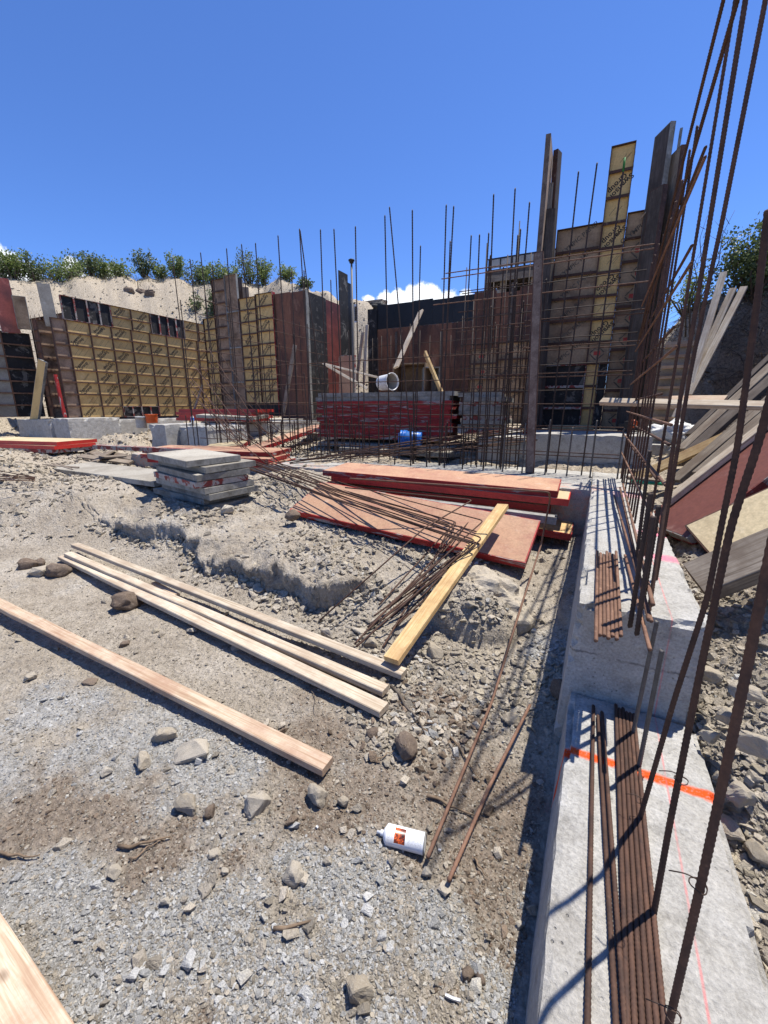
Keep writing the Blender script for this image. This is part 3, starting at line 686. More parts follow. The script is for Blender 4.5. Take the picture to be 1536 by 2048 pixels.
while x < .30:
    z1 = random.choice([1.28, 1.32, 1.36, 1.30]); vbar(GA, x + random.uniform(-.02, .02), YA - .19, .66, z1, .0095, M['rebar_grey'] if x > -1.2 else M['rebar_dark'], random.uniform(-.01, .01), 0)
    if x < -1.2: vbar(GA, x + .13, YA + .20, .66, z1 - random.uniform(0, .1), .0085, M['rebar_dark'], random.uniform(-.02, .02), 0)
    x += .25
for z in (.93, 1.24, 1.54, 1.85, 2.15):
    bar_between('horizontal_bar', (-6.7, YA + .02, z + .01), (.27, YA + .02, z), .0065, M['rust'], GA, .08, 6, .03)
    if z in (1.24, 1.85, .93): bar_between('horizontal_bar', (-1.6, YA + .02, z + .045), (.26, YA + .02, z + .04), .0065, M['rust'], GA, .08, 6, .03)
for z in (.80, 1.08, 1.40): bar_between('horizontal_bar', (-6.5, YA + .24, z), (-.9, YA + .24, z), .006, M['rebar_dark'], GA, 0, 6)
for z, x0 in ((2.46, -1.95), (2.50, -.9), (2.76, -2.05), (3.06, -1.95), (3.10, -1.9), (2.19, -.9)):
    bar_between('horizontal_bar', (x0, YA - .015, z + random.uniform(-.02, .02)), (.30, YA - .015, z), .0065, M['rust_light'] if z > 2.7 else M['rust'], GA, .08, 6, .03)
# the arm that comes towards the viewer along the stepped footing
GB = empty('rebar_grid'); tag(GB, 'rusty rebar grid seen edge-on along the right-hand stepped footing', 'rebar grid')
for i, (px, py) in enumerate([(1449, 50), (1394, 252), (1380, 299), (1364, 359), (1351, 404), (1340, 437), (1326, 470)]):
    t = PX(px, py, .305); vbar(GB, .305, max(t.y, 2.3) + (.0 if i else -.25), .70, t.z, .0068, M['rust'], random.uniform(-.01, .01), 0, .10, .016, 8)
for y in (4.75, 5.05, 5.3): vbar(GB, .30, y, .70, 2.9, .0085, M['rust'], 0, 0, .10, .016, 8)
for (px, py, z) in [(1410, 314, 2.61), (1383, 525, 2.15), (1353, 693, 1.79), (1343, 850, 1.42), (1331, 970, 1.16), (1321, 1070, .96)]:
    t = PX(px, py, .285); zz = round((t.z - .93) / .305) * .305 + .93
    zz = t.z
    bar_between('horizontal_bar', (.27, YA, zz - (.03 if zz > 1.5 else -.03)), t, .0070, M['rust_light'], GB, .08, 8, .016)
    o = bar_between('horizontal_bar', (.315, YA, zz + .15), (.31, t.y + random.uniform(.1, .9), zz + .15), .0075, M['rust'], GB, .08, 8, .016)
for (px, py, z) in ((1447, 0, 3.0), (1475, 0, 3.05)):
    t = PX(px, py, .29); d = (PX(1337 if px == 1447 else 1399, 440 if px == 1447 else 264, .29) - t); e = t - d.normalized() * .5
    bar_between('horizontal_bar', t + d.normalized() * (t.y * -1 + 5.4 if False else 3.0), e, .0085, M['rust'], GB, .09, 8, .014)
# bars laid low on the upper step inside the grid
for (a, b) in (((1300, 1295), (1243, 985)), ((1310, 1200), (1246, 985))): pass
for q, (a, b) in enumerate([((1306, 1210), (1245, 965)), ((1298, 1240), (1240, 975))]):
    bar_between('horizontal_bar', PZ(*a, .80 - .04 * q), PZ(*b, .80 - .04 * q), .008, M['rust_light'], GB, .08, 8, .014)
for (b, tpt, y) in (((1262, 1240), (1302, 985), 0), ((1276, 1255), (1307, 1035), 0), ((1284, 1215), (1318, 1010), 0), ((1272, 1130), (1300, 900), 0)):
    p = PZ(*b, .72); t2 = PY(*tpt, p.y); bar_between('vertical_bar', p - Vector((0, 0, .03)), t2, .0085, M['rebar_dark'], GB, .11, 8, .014)
GD = empty('rebar_grid'); tag(GD, 'dark rebar grid running away beside the black and red form pillar', 'rebar grid')
for i in range(15):
    y = 5.7 + i * .27; vbar(GD, -6.52 + random.uniform(-.02, .02), y, 1.12, random.choice([3.45, 3.5, 3.3]), .008, M['rebar_dark'], random.uniform(-.03, .03), 0, .1, .03)
for z in (1.3, 1.6, 1.9, 2.2, 2.5, 2.8, 3.1, 3.35):
    bar_between('horizontal_bar', (-6.50, 5.5, z), (-6.50, 9.6, z + .02), .0065, M['rust'], GD, .08, 6, .03)
rg = random.Random(31)
for i in range(11):
    x_ = -1.45 + i * .075 + rg.uniform(-.02, .02); vbar(GA, x_, YA + rg.choice([.05, .16, .24]), .70, rg.uniform(2.7, 3.75), .0085, M['rebar_dark'], rg.uniform(-.06, .06), 0)
for i in range(18):
    x_ = -5.9 + i * .27 + rg.uniform(-.04, .04); vbar(GA, x_, YA + .23, .70, rg.uniform(1.9, 2.7), .0075, M['rebar_dark'], rg.uniform(-.05, .05), 0)
for z in (1.70, 2.0, 2.30, 2.62, 2.92): bar_between('horizontal_bar', (-1.75, YA + .22, z), (.28, YA + .22, z + .01), .006, M['rebar_dark'], GA, 0, 6)
GG = empty('rebar_grid'); tag(GG, 'dark rebar grid in the shade between the fanned grey stack and the tall right formwork', 'rebar grid')
for i in range(9): vbar(GG, -2.5 + i * .19, 8.2, 1.0, rg.uniform(3.4, 4.6), .009, M['rebar_dark'], rg.uniform(-.04, .04), 0, 0)
for z in (1.5, 1.85, 2.2, 2.55, 2.9, 3.25, 3.6): bar_between('horizontal_bar', (-2.6, 8.18, z), (-.95, 8.18, z), .008, M['rust'], GG)
GE = empty('rebar_grid'); tag(GE, 'thin rebar grid in front of the red brown formwork at the back', 'rebar grid')
for i in range(17):
    vbar(GE, -6.7 + i * .31, 11.75, 1.2, 3.55 + random.uniform(-.1, .1) + (.3 if i % 5 == 0 else 0), .009, M['rebar_dark'], 0, 0, .0)
for z in (1.6, 1.9, 2.25, 2.6, 2.95, 3.3): bar_between('horizontal_bar', (-6.9, 11.73, z), (-1.6, 11.73, z), .008, M['rebar_dark'], GE)
GF = empty('rebar_grid'); tag(GF, 'thin rebar grid inside the dark end bay of the far left formwork', 'rebar grid')
for i in range(7): vbar(GF, -12.6 - i * .22, 6.35, 1.2, 3.9, .008, M['rebar_dark'], 0, 0, 0)
for z in (1.5, 1.8, 2.1, 2.4, 2.7, 3.0, 3.3, 3.6): bar_between('horizontal_bar', (-12.45, 6.33, z), (-14.6, 6.33, z), .007, M['rust'], GF)

# dowels and long leaning bars in the near footing
def dowel(ft_, tp, label, z=.30):
    p = PZ(*ft_, z); t = PY(*tp, p.y)
    o = obj('rebar_dowel', bar_me((t - p).length + .05, .0068, M['rebar_grey'], .12, 10, .010)); q = (t - p).to_track_quat('Z', 'Y').to_matrix().to_4x4(); q.translation = p - (t - p).normalized() * .05; o.matrix_local = q
    tag(o, label, 'rebar', 'dowels and bars standing in the lower step')
dowel((1265, 1470), (1314, 1242), 'short grey dowel bar nearest the tall face of the concrete step')
dowel((1277, 1538), (1324, 1300), 'short grey dowel bar rising from the orange sprayed band')
def near_bar(pts, y0, label, r=.0078, z=None, lean_y=0.0):
    P = []
    for i, p in enumerate(pts): P.append(PY(p[0], p[1], y0 + lean_y * i))
    P[0] = PZ(pts[0][0], pts[0][1], z) - Vector((0, 0, .04))
    me = tube_me('rebar', P, r, M['rust'], 10, .075, .011); o = obj('rebar', me); tag(o, label, 'rebar', 'long rusty bars rising along the footing'); return o
near_bar([(1277, 1640), (1348, 1401), (1415, 1195), (1443, 1050), (1474, 900), (1515, 600), (1536, 420)], 1.2, 'rusty ribbed bar rooted in the footing just below the orange band', .0066, .30)
near_bar([(1308, 1831), (1339, 1650), (1397, 1359), (1462, 1050), (1519, 880), (1560, 720), (1600, 560)], .95, 'rusty ribbed bar rooted at the broken pocket beside the six-bar bundle', .0066, .30)
near_bar([(1330, 2085), (1404, 1759), (1479, 1408), (1536, 1130), (1600, 840)], .70, 'thickest looking rusty bar leaving the picture at the bottom right', .0066, .30)
near_bar([(1298, 1225), (1331, 1000), (1360, 800), (1395, 600), (1420, 440), (1491, 0), (1516, -150)], 2.0, 'tall rusty bar reaching the top edge, left of the last pair', .0080, .72)
near_bar([(1312, 1160), (1345, 960), (1380, 750), (1410, 600), (1445, 440), (1531, 0), (1560, -150)], 2.15, 'tall rusty bar reaching the top edge, rightmost of the last pair', .0080, .72)
def tie(p, s=.03, seed=0):
    rr = random.Random(seed); pts = [Vector(p) + Vector((math.cos(a) * .013, math.sin(a) * .013, rr.uniform(-.004, .004))) for a in np.linspace(0, 7, 12)]
    pts += [pts[-1] + Vector((-s, -s * .4, s * .6)), pts[-1] + Vector((-s * 1.7, -s * .2, s * .1))]
    return tag(obj('tie_wire', tube_me('tie_wire', pts, .0011, M['rebar_dark'], 4)), None)
for k, (px, py, y0, lb) in enumerate([(1362, 1560, .95, 'black tie wire twisted on the near bar at the orange band'), (1396, 1770, .70, 'loose black tie wire on the near bar above the broken corner'), (1345, 2030, .68, 'black tie wire twisted on the near bar at the bottom edge'), (1283, 1602, 1.2, 'small tie wire on the bar just below the orange band')]):
    o = tie(PY(px, py, y0), .03, k); tag(o, lb, 'wire')

# straight bars lying on the steps
def lying(name, a, b, r, mat, label, group, ribs=.09, z=None):
    p = a if isinstance(a, Vector) else PZ(*a); q = b if isinstance(b, Vector) else PZ(*b)
    o = bar_between(name, p, q, r, M[mat], None, ribs, 8, .010); tag(o, label, 'rebar', group); return o
for i in range(6):
    a = Vector((.172 + i * .0135 + random.uniform(-.001, .001), -.8, .312)); b = Vector((.196 + i * .0125, 1.72 - random.uniform(0, .04), .312))
    lying('rebar', a, b, .0064, 'rust', ['leftmost bar of the six-bar bundle on the lower step', 'second bar from the left of the six-bar bundle on the lower step', 'third bar from the left of the six-bar bundle on the lower step', 'fourth bar from the left of the six-bar bundle on the lower step', 'fifth bar from the left of the six-bar bundle on the lower step', 'rightmost bar of the six-bar bundle on the lower step'][i], 'bars bundled on the lower step')
for a, b, lb in (((1175, 2048, .31), (1187, 1412, .31), 'single rusty bar lying leftmost on the lower step'), ((1232, 2048, .31), (1196, 1430, .31), 'loose rusty bar lying second from the left on the lower step'), ((1250, 2048, .312), (1204, 1424, .312), 'loose rusty bar lying just left of the six-bar bundle')):
    p = PZ(*a); q = PZ(*b); lying('rebar', p + (p - q).normalized() * .9, q, .0064, 'rust', lb, 'loose bars on the lower step')
for i in range(7):
    x = 1195 + i * 6.2; x2 = 1192 + i * 8.3; e = [1282, 1271, 1272, 1277, 1273, 1279, 1272][i]
    lying('rebar', (x2, e, .735), (x, 1103 + (i % 3) * 3, .735), .0068, 'rust_light', '%s bar of the tan rusty bundle overhanging the upper step' % ['leftmost', 'second', 'third', 'middle', 'fifth', 'sixth', 'rightmost'][i], 'bars bundled on the upper step')
lying('rebar', (1300, 1300, .735), (1250, 1110, .735), .0068, 'rust_light', 'single tan bar lying askew right of the upper bundle', 'loose bars on the upper step')
lying('rebar', (1303, 1243, .76), (1228, 990, .76), .0068, 'rust_light', 'tan bar lying along the upper step under the grid', 'loose bars on the upper step')

# L-bent bars dumped over the pink panel
rr = random.Random(5)
for i in range(15):
    a = PZ(498 + rr.uniform(-25, 60), 925 + rr.uniform(-8, 14), .80); b = PZ(935 + rr.uniform(-34, 34), 1066 + rr.uniform(-26, 26), .50 + rr.uniform(-.03, .05))
    c = PZ(755 + rr.uniform(-45, 35), 1285 + rr.uniform(-40, 30), .0); c.z = hz(c.x, c.y) + .03
    if i in (2, 9): c = b.lerp(c, .35)
    o = obj('bent_rebar', tube_me('bent_rebar', [a, a.lerp(b, .5) + Vector((0, 0, -.03)), b, c], .0062, M['rust'], 6, .06, .05)); tag(o, 'thin L-bent rusty bar in the tangle lying over the pink panel', 'rebar', 'bent bars tangled over the pink panel')
o = obj('bent_rebar', tube_me('bent_rebar', [PZ(640, 1240, .16), PZ(850, 1055, .56), PZ(945, 1000, .68), PZ(690, 975, .76)], .0064, M['rust'], 6)); tag(o, 'bent bar whose square corner stands highest above the pink panel', 'rebar')
o = obj('bent_rebar', tube_me('bent_rebar', [PZ(855, 1715, .02), PZ(985, 1400, .05), PZ(1040, 1220, .20), PZ(1082, 1090, .42), PZ(1100, 1000, .80), PZ(1098, 984, .90), PZ(700, 957, .84)], .0070, M['rust_light'], 8, .08, .02)); tag(o, 'long thin rusty bar running from the spray can up over the red panels', 'rebar')
o = obj('rebar', tube_me('rebar', [PZ(897, 1762, .01), PZ(980, 1570, .04), PZ(1060, 1410, .09)], .0072, M['rust_light'], 8, .09, .016)); tag(o, 'short rusty bar on the dirt nearest the footing', 'rebar')
for i in range(5):
    a = PZ(497 + i * 6, 922 + i * 5, .8); b = PZ(700 + i * 20, 948 + i * 9, .76)
# pile of long bars sagging through the left part of the grid
rr = random.Random(9)
for i in range(16):
    a = PY(392 + rr.uniform(-14, 50), 690 + rr.uniform(0, 170), 5.05 + rr.uniform(-.1, .1)); b = PZ(560 + rr.uniform(-50, 60), 925 + rr.uniform(-22, 8), .74); m_ = a.lerp(b, .55) + Vector((0, 0, -.16))
    o = obj('bent_rebar', tube_me('bent_rebar', [a, m_, b], .0065, M['rust'], 5)); tag(o, 'long rusty bar sagging diagonally against the left end of the rebar grid', 'rebar', 'bars heaped against the left end of the grid')
for i in range(9):
    a = PZ(560 + rr.uniform(-10, 160), 920 + rr.uniform(-8, 8), .76); b = PY(1075 + rr.uniform(-60, 15), 868 + rr.uniform(-14, 26), 6.0)
    b.z = max(b.z, .95)
    o = obj('rebar', tube_me('rebar', [a, a.lerp(b, .5) + Vector((0, 0, rr.uniform(-.03, .04))), b], .0075, M['rust'], 6)); tag(o, 'long rusty bar lying low behind the rebar grid below the blue bucket', 'rebar', 'bars lying behind the grid')
for i in range(5):
    a = PZ(0 - 20 * i, 942 + i * 4, .74); b = PZ(70, 958 + rr.uniform(-4, 4), .66); o = obj('rebar', tube_me('rebar', [a, b], .006, M['rust'], 6)); tag(o, 'thin rusty bar in the dirt at the left edge below the red boards', 'rebar', 'bars in the dirt at the left edge')

# ------------------------------------------------------------------ formwork walls
# left wall: back towards us, panels two feet wide
XL = -12.2
LW = wall_root('formwork', (XL, 5.98, 1.235), (0, 1, 0), 'long yellow plywood formwork wall with a grid of steel ribs at the far left', group=None)
form_panel(LW, 0, 0, .33, 2.41, 'old', seed=1, rows=8)
x = .332
for i in range(8):
    if i in (2, 3): form_panel(LW, x, .30, .555, 2.11, 'swan', seed=i, rows=7); form_panel(LW, x, 0, .555, .298, 'black', 'steel_redworn', i, 1, vert_ribs=2)
    else: form_panel(LW, x, 0, .555, 2.41, 'swan', seed=i, rows=8)
    x += .557
x = .10
for st, w in (('black', 1.20), ('swan', 1.14), ('black', 1.14), ('swan', 1.12)):
    if st == 'black': form_panel(LW, x + .2, 2.414, w, .56, 'black', 'steel_redworn', 2, 1, y=.0, vert_ribs=4)
    else:
        form_panel(LW, x + .2, 2.414, w / 2 - .002, .56, 'swan', seed=3, rows=2); form_panel(LW, x + .2 + w / 2, 2.414, w / 2 - .002, .56, 'swan', seed=4, rows=2)
    x += w + .003
IN = wall_root('formwork', (-12.80, 5.95, 1.20), (0, 1, 0), 'dark inner formwork face of the end bay at the far left, seen in shadow')
for i in range(7): form_panel(IN, i * .613, 0, .61, 2.44, 'brown' if i else 'old', 'steel_rail', i)
CR = wall_root('formwork', (-14.9, 6.75, 1.22), (1, 0, 0), 'dark cross formwork closing the bay beside the far left wall')
for i in range(4): form_panel(CR, i * .613, 0, .61, 2.75, 'brown', 'steel_rail', i, 9)
LE = wall_root('formwork', (-14.2, 5.7, 1.25), (0.15, 1, 0), 'mottled grey and black formwork at the left picture edge with thin ties across it')
for i in range(3): form_panel(LE, -1.2 + i * .613, 0, .61, 2.2, 'grey' if i < 2 else 'black', 'steel_rail', i + 1)
loose_panel(PX(42, 668, -13.2), (-.05, 0, 1), (1, -.35, 0), L=1.25, W=.36, face='ply_red', fm='steel_redworn', label='tall narrow red panel sticking up at the left end of the formwork', name='concrete_form')
loose_panel(PX(118, 655, -12.45), (-.03, -.02, 1), (1, -.5, 0), L=.98, W=.26, face='ply_dusty', fm='steel_grey', label='dusty grey filler board sticking up above the corner of the yellow wall')
loose_panel(PX(64, 660, -12.9), (0, 0, 1), (1, -.6, 0), L=.75, W=.26, face='ply_grey', fm='steel_grey', label='short tan filler board behind the red upright panel')
p0 = PZ(75, 880, .66); p1 = PY(98, 716, 5.9)
loose_panel(p0, p1 - p0, Vector((.35, -.9, .3)), L=2.1, W=.25, face='ply_swan', fm='steel_grey', label='narrow yellow filler form leaning on the far left footing')
plank('steel_angle', (-12.17, 5.88, 1.25), (-12.22, 5.86, 2.3), .07, .05, 'steel_red', (1, 0, 0), 'red steel angle leaning at the near corner of the yellow wall', 'steel angle')
loose_panel(PZ(-60, 875, .75), Vector((.5, .25, .9)), Vector((.6, -.9, .2)), L=.95, W=.5, face='ply_old', fm='steel_rail', label='rusty brown form panel leaning at the left picture edge')
# middle pillar
YM = 9.16
MW = wall_root('formwork', (-10.15, YM, 1.27), (1, 0, 0), 'yellow formwork face of the middle pillar with a tall tan strip at its left')
form_panel(MW, -.55, .0, .54, 2.75, 'swan', seed=2, rows=9, y=.06)
form_panel(MW, .0, 0, .50, 3.7, 'old', seed=3, rows=12); form_panel(MW, .502, 0, .46, 3.75, 'old', 'steel_grey', seed=4, rows=4)
form_panel(MW, .966, 0.36, .61, 2.76, 'swan', seed=1, rows=9); form_panel(MW, 1.578, .36, .61, 2.80, 'swan', seed=2, rows=9)
form_panel(MW, .966, 0, 1.22, .355, 'black', seed=1, rows=1)
pl = MB().box(0, .012, -.02, .10, 0, 3.16); obj('steel_edge', pl.mesh('steel_edge', [M['steel_red']]), MW, Matrix.Translation((2.192, 0, 0)))
form_panel(MW, 2.21, 0, .02, 3.1, 'brown', seed=0)
BR = wall_root('formwork', (-7.93, YM + .04, 1.2), (1, 0, 0), 'smooth red brown form face right of the yellow pillar')
for i in range(2):
    mb = MB().box(0, .525, 0, .02, 0, 3.17 - .02 * i); obj('form_panel', mb.mesh('form_panel', [M['ply_brown']]), BR, Matrix.Translation((i * .53, 0, 0)))
BK = wall_root('formwork', (-6.855, YM - .02, 1.18), (0, 1, 0), 'black and red smooth form face going back from the pillar corner')
W1, W2, W3 = .76, .68, .45
for i, (mt, w, h) in enumerate((('steel_grey', .10, 3.18), ('ply_black', W1, 3.14), ('ply_red', W2, 3.12), ('ply_black', W3, 4.0), ('ply_blackclean', .16, 3.8), ('ply_dusty', .16, 3.3))):
    x0 = (0, .103, .106 + W1, .109 + W1 + W2, .112 + W1 + W2 + W3, .275 + W1 + W2 + W3)[i]
    mb = MB().box(0, w, 0, .03, 0, h); obj('form_panel', mb.mesh('form_panel', [M[mt]]), BK, Matrix.Translation((x0, 0, 0)))
for (px, h, mt, lb) in ((497, 4.55, 'wood_dark', 'dark filler board sticking up behind the tan strip'), (508, 4.3, 'wood_grey', 'shorter dark filler board behind the tan strip')):
    b = PY(px, 800, 9.5); plank('filler_board', (b.x, 9.5, 1.2), (b.x, 9.5, h + .45), .16, .07, mt, (.6, -1, 0), lb)
# red brown back wall
BW = wall_root('formwork', (-6.5, 12.28, 1.25), (1, 0, 0), 'wide red brown formwork wall at the back with a black patch at its top left')
x = 0
for i in range(8):
    w = .61; h = 3.30 + (0, 0, .02, -.02, 0, .03, -.05, .06)[i]
    if i < 5:
        mb = MB().box(0, w - .004, 0, .02, 0, 2.62); obj('form_panel', mb.mesh('form_panel', [M['ply_brown']]), BW, Matrix.Translation((x, 0, 0)))
        mb = MB().box(0, w - .004, -.002, .02, 2.624, h); o = obj('form_panel', mb.mesh('form_panel', [M['ply_blackclean']]), BW, Matrix.Translation((x, 0, 0))); o['label'] = 'black upper form panel'
    else:
        mb = MB().box(0, w - .004, 0, .02, 0, h); obj('form_panel', mb.mesh('form_panel', [M['ply_brown']]), BW, Matrix.Translation((x, 0, 0)))
    x += w
mb = MB().box(-.32, -.004, -.05, .02, 0, 3.22); obj('form_panel', mb.mesh('form_panel', [M['ply_black']]), BW)
for xx, hh in ((3.55, 3.1), (.64, 2.5), (2.1, 2.4), (4.05, 3.45)):
    mb = MB().box(0, .06, -.06, -.002, .2, hh); obj('brace', mb.mesh('brace', [M['wood_dark']]), BW, Matrix.Translation((xx, 0, 0)))
for i in range(4):
    mb = MB().box(.61 * 5 + .01, .61 * 7.6, -.012, -.003, .45 + i * .75, .49 + i * .75); obj('wale', mb.mesh('wale', [M['steel_rail']]), BW)
LF = wall_root('formwork', (-2.75, 9.6, 1.15), (1, 0, 0), 'low stained formwork in the shade left of the tall right formwork')
form_panel(LF, 0, 0, .61, 1.62, 'diamond', seed=3, rows=5); form_panel(LF, .615, 0, .61, 1.70, 'olympic', seed=2, rows=5); form_panel(LF, 1.23, 0, .61, 1.70, 'diamond', seed=1, rows=5)
form_panel(LF, 1.845, 0, .5, 1.9, 'old', seed=1, rows=6)
# right hand tall wall
YR = 7.33
RW = wall_root('formwork', (-.86, YR, 1.165), (1, 0, 0), 'tall formwork wall of grey, yellow and diamond-marked plywood at the right')
form_panel(RW, 0, .985, .60, 1.90, 'olympic', seed=1, rows=6); form_panel(RW, 0, 0, .60, .98, 'black', 'steel_redworn', 2, 3)
form_panel(RW, .601, 1.297, .294, 2.49, 'swan', seed=2, rows=8)
o = form_panel(RW, .601, .984, .294, .312, 'diamond', seed=3, rows=1)
form_panel(RW, .601, 0, .176, .982, 'swan', seed=1, rows=3); form_panel(RW, .778, 0, .116, .98, 'black', 'steel_rail', 3, 1)
form_panel(RW, .896, 0, .474, 2.62, 'diamond', seed=2, rows=9); form_panel(RW, .90, 2.625, .42, .32, 'olympic', seed=3, rows=1, vert_ribs=2)
obj('form_panel', MB().box(0, .03, 0, .07, 0, 3.8).mesh('form_panel', [M['steel_grey']]), RW, Matrix.Translation((1.372, 0, 0)))
TP = wall_root('formwork', (-1.06, 7.26, 1.16), (.05, -1, 0), 'very tall reddish ribbed form standing edge-on at the left of the right formwork')
form_panel(TP, -.02, 0, .61, 3.80, 'old', 'form_speckled', 1, 12)
loose_panel((-.63, 5.30, .725), (-.045, 0, 1), (.05, -1, 0), L=2.42, W=.10, face='form_speckled', fm='steel_rail', label='pale concrete-splashed form strip standing edge-on in front of the shaded footing')
loose_panel((-.86, 7.22, 1.16), (-.02, 0, 1), (1, -.3, 0), L=3.80, W=.14, face='wood_dark', fm='steel_rail', label='dark narrow channel form standing left of the grey plywood, white edged')
loose_panel((.44, 7.05, 1.17), (.0, 0, 1), (-1, -.5, 0), L=3.75, W=.32, face='wood_dark', fm='steel_grey', label='tall grey form board standing above the right end of the formwork')
loose_panel((.62, 7.0, 1.17), (-.01, 0, 1), (-1, -.4, 0), L=3.45, W=.24, face='wood_grey', fm='steel_rail', label='second tall grey form board at the right end of the formwork')
loose_panel((.44, 6.85, 1.17), (.0, 0, 1), (-.8, -.7, 0), L=3.0, W=.20, face='wood_dark', fm='steel_rail', label='shorter dark form board in front of the tall grey pair at the right')
for i, (x_, z_, w_) in enumerate(((-.955, 4.55, .10), (-.90, 4.2, .12))):
    plank('form_board', (x_, 7.05 - .08 * i, 1.17), (x_ - .03, 7.05 - .08 * i, z_), w_, .05, 'wood_dark' if i else 'wood_grey', (.3, -1, 0), ['weathered brown board in the tight group left of the grey plywood', 'darker shorter board in the tight group left of the grey plywood'][i])
red = MB().box(0, .16, 0, .10, 0, .52); o = obj('steel_filler', red.mesh('steel_filler', [M['steel_red']]), None, Matrix.Translation((-1.02, 6.7, 1.11))); tag(o, 'short red steel filler at the foot of the edge-on forms', 'steel filler')
o = obj('cardboard_tube', tube_me('cardboard_tube', [(-.70, 7.10, 1.20), (-.05, 7.14, 1.20)], .035, M['ply_pale'], 14)); tag(o, 'pale cardboard tube lying at the foot of the right formwork', 'tube')
o = obj('hose', tube_me('hose', [(-.15 + .35, 7.30, 3.99), (.25, 7.28, 4.05), (.31, 7.28, 4.10), (.38, 7.28, 4.08), (.41, 7.28, 4.0)], .009, M['lumber_red'], 6)); tag(o, 'small pale loop of cord on top of the right formwork', 'cord')

# ------------------------------------------------------------------ panel stacks
def jit(a): return random.uniform(-a, a)
ORD = ['lowest', 'second lowest', 'third lowest', 'fourth lowest', 'fifth', 'sixth', 'seventh', 'eighth', 'ninth', 'tenth', 'eleventh', 'twelfth']
def stack(n, origin, xd, up, L, W, looks, place, group, step=.0665, jx=.05, jr=.02, name='concrete_form'):
    xd = Vector(xd).normalized(); up = Vector(up).normalized(); yd = up.cross(xd)
    for i in range(n):
        face, fm, adj = looks(i); a = jit(jr); x2 = (xd * math.cos(a) + yd * math.sin(a))
        loose_panel(Vector(origin) + up * (step * i) + xd * jit(jx) + yd * jit(jx * .4), x2, up, L, W, face, fm, '%s panel %s %s' % (adj, 'topmost in' if i == n - 1 else ORD[min(i, 11)] + ' in', place), group, name=name)
# grey stack, left
S1 = PZ(324, 1003, .43)
stack(8, (-4.80, 3.20, .385), Vector((1.13, -.24, 0)), (.01, -.03, 1), 1.14, .61, lambda i: ('ply_dusty', 'steel_redworn' if i == 4 else 'steel_grey', 'dusty grey'), 'the short grey stack', 'panels of the short grey stack', step=.073, jx=.10, jr=.07)
# centre stack
stack(11, (-4.33, 5.98, 1.005), (1, .03, 0), (0, 0, 1), 2.38, .61, lambda i: ('ply_dusty', 'steel_grey', 'dusty grey') if i > 8 else ('ply_pink', 'steel_red', 'chipped red'), 'the tall red stack under the white bucket', 'panels of the tall red centre stack', jx=.07, jr=.006)
stack(9, (-1.84, 6.12, 1.12), (1, .1, 0), (-.05, 0, 1), .62, 1.22, lambda i: ('ply_dusty', 'steel_grey' if i % 3 else 'steel_redworn', 'grey scuffed'), 'the fanned grey stack right of the tall red stack', 'panels of the fanned grey stack', step=.0665, jx=.05, jr=.05)
# big red stack in the foreground middle, below the grid
for i, (l0, z0, lb, fc, fm) in enumerate([((-2.95, 4.16), .47, 'bottom red panel of the wide stack, tan top showing at its right end', 'ply_pale', 'steel_red_clean'), ((-2.95, 4.12), .537, 'second red panel up in the wide stack below the grid', 'ply_pale', 'steel_red_clean'), ((-2.78, 4.05), .64, 'third red panel up in the wide stack, pushed to the right', 'ply_pale', 'steel_red_clean'), ((-2.88, 4.02), .706, 'top pink-faced red panel of the wide stack below the grid', 'ply_pink', 'steel_red')]):
    L_ = 2.62
    loose_panel((l0[0], l0[1], z0), (1, .012 + .02 * (i % 2), -.012), (.012, -.04, 1), L_, .60, fc, fm, lb, 'panels of the wide red stack')
loose_panel((-1.05, 3.95, .36), (1, .02, -.05), (0.05, 0, 1), .95, .61, 'lumber_yellow', 'steel_red', 'short red panel under the right end of the wide red stack')
a = PZ(700, 995, .53); b = PZ(1112, 1050, .46)
def channel(a, b, label):
    L = round((b - a).length, 2); mb = MB(); mb.box(0, L, 0, .10, 0, .006); mb.box(0, L, 0, .006, .006, .07); mb.box(0, L, .094, .10, .006, .07)
    for i in range(int(L / .3)): mb.box(.1 + i * .3, .13 + i * .3, .006, .094, .006, .05)
    mb.box(0, L - .02, .0065, .0935, .062, .068)
    o = obj('filler_channel', mb.mesh('filler_channel', [M['steel_grey']])); o.matrix_local = frame_mat(a, b - a, (0, 0, 1)); tag(o, label, 'filler form')
channel(a, b, 'grey narrow filler form lying between the pink panel and the red stack')
# pink panel on the slope
bl = Vector((-2.83, 3.34, .385)); br_ = Vector((-.415, 3.28, .235)); tlv = Vector((-2.81, 3.80, .56))
xd = br_ - bl; upv = xd.cross(tlv - bl)
loose_panel(bl, xd, upv, 2.44, .61, 'ply_pink', 'steel_red', 'large dusty pink panel with a red frame sloping under the bent bars')
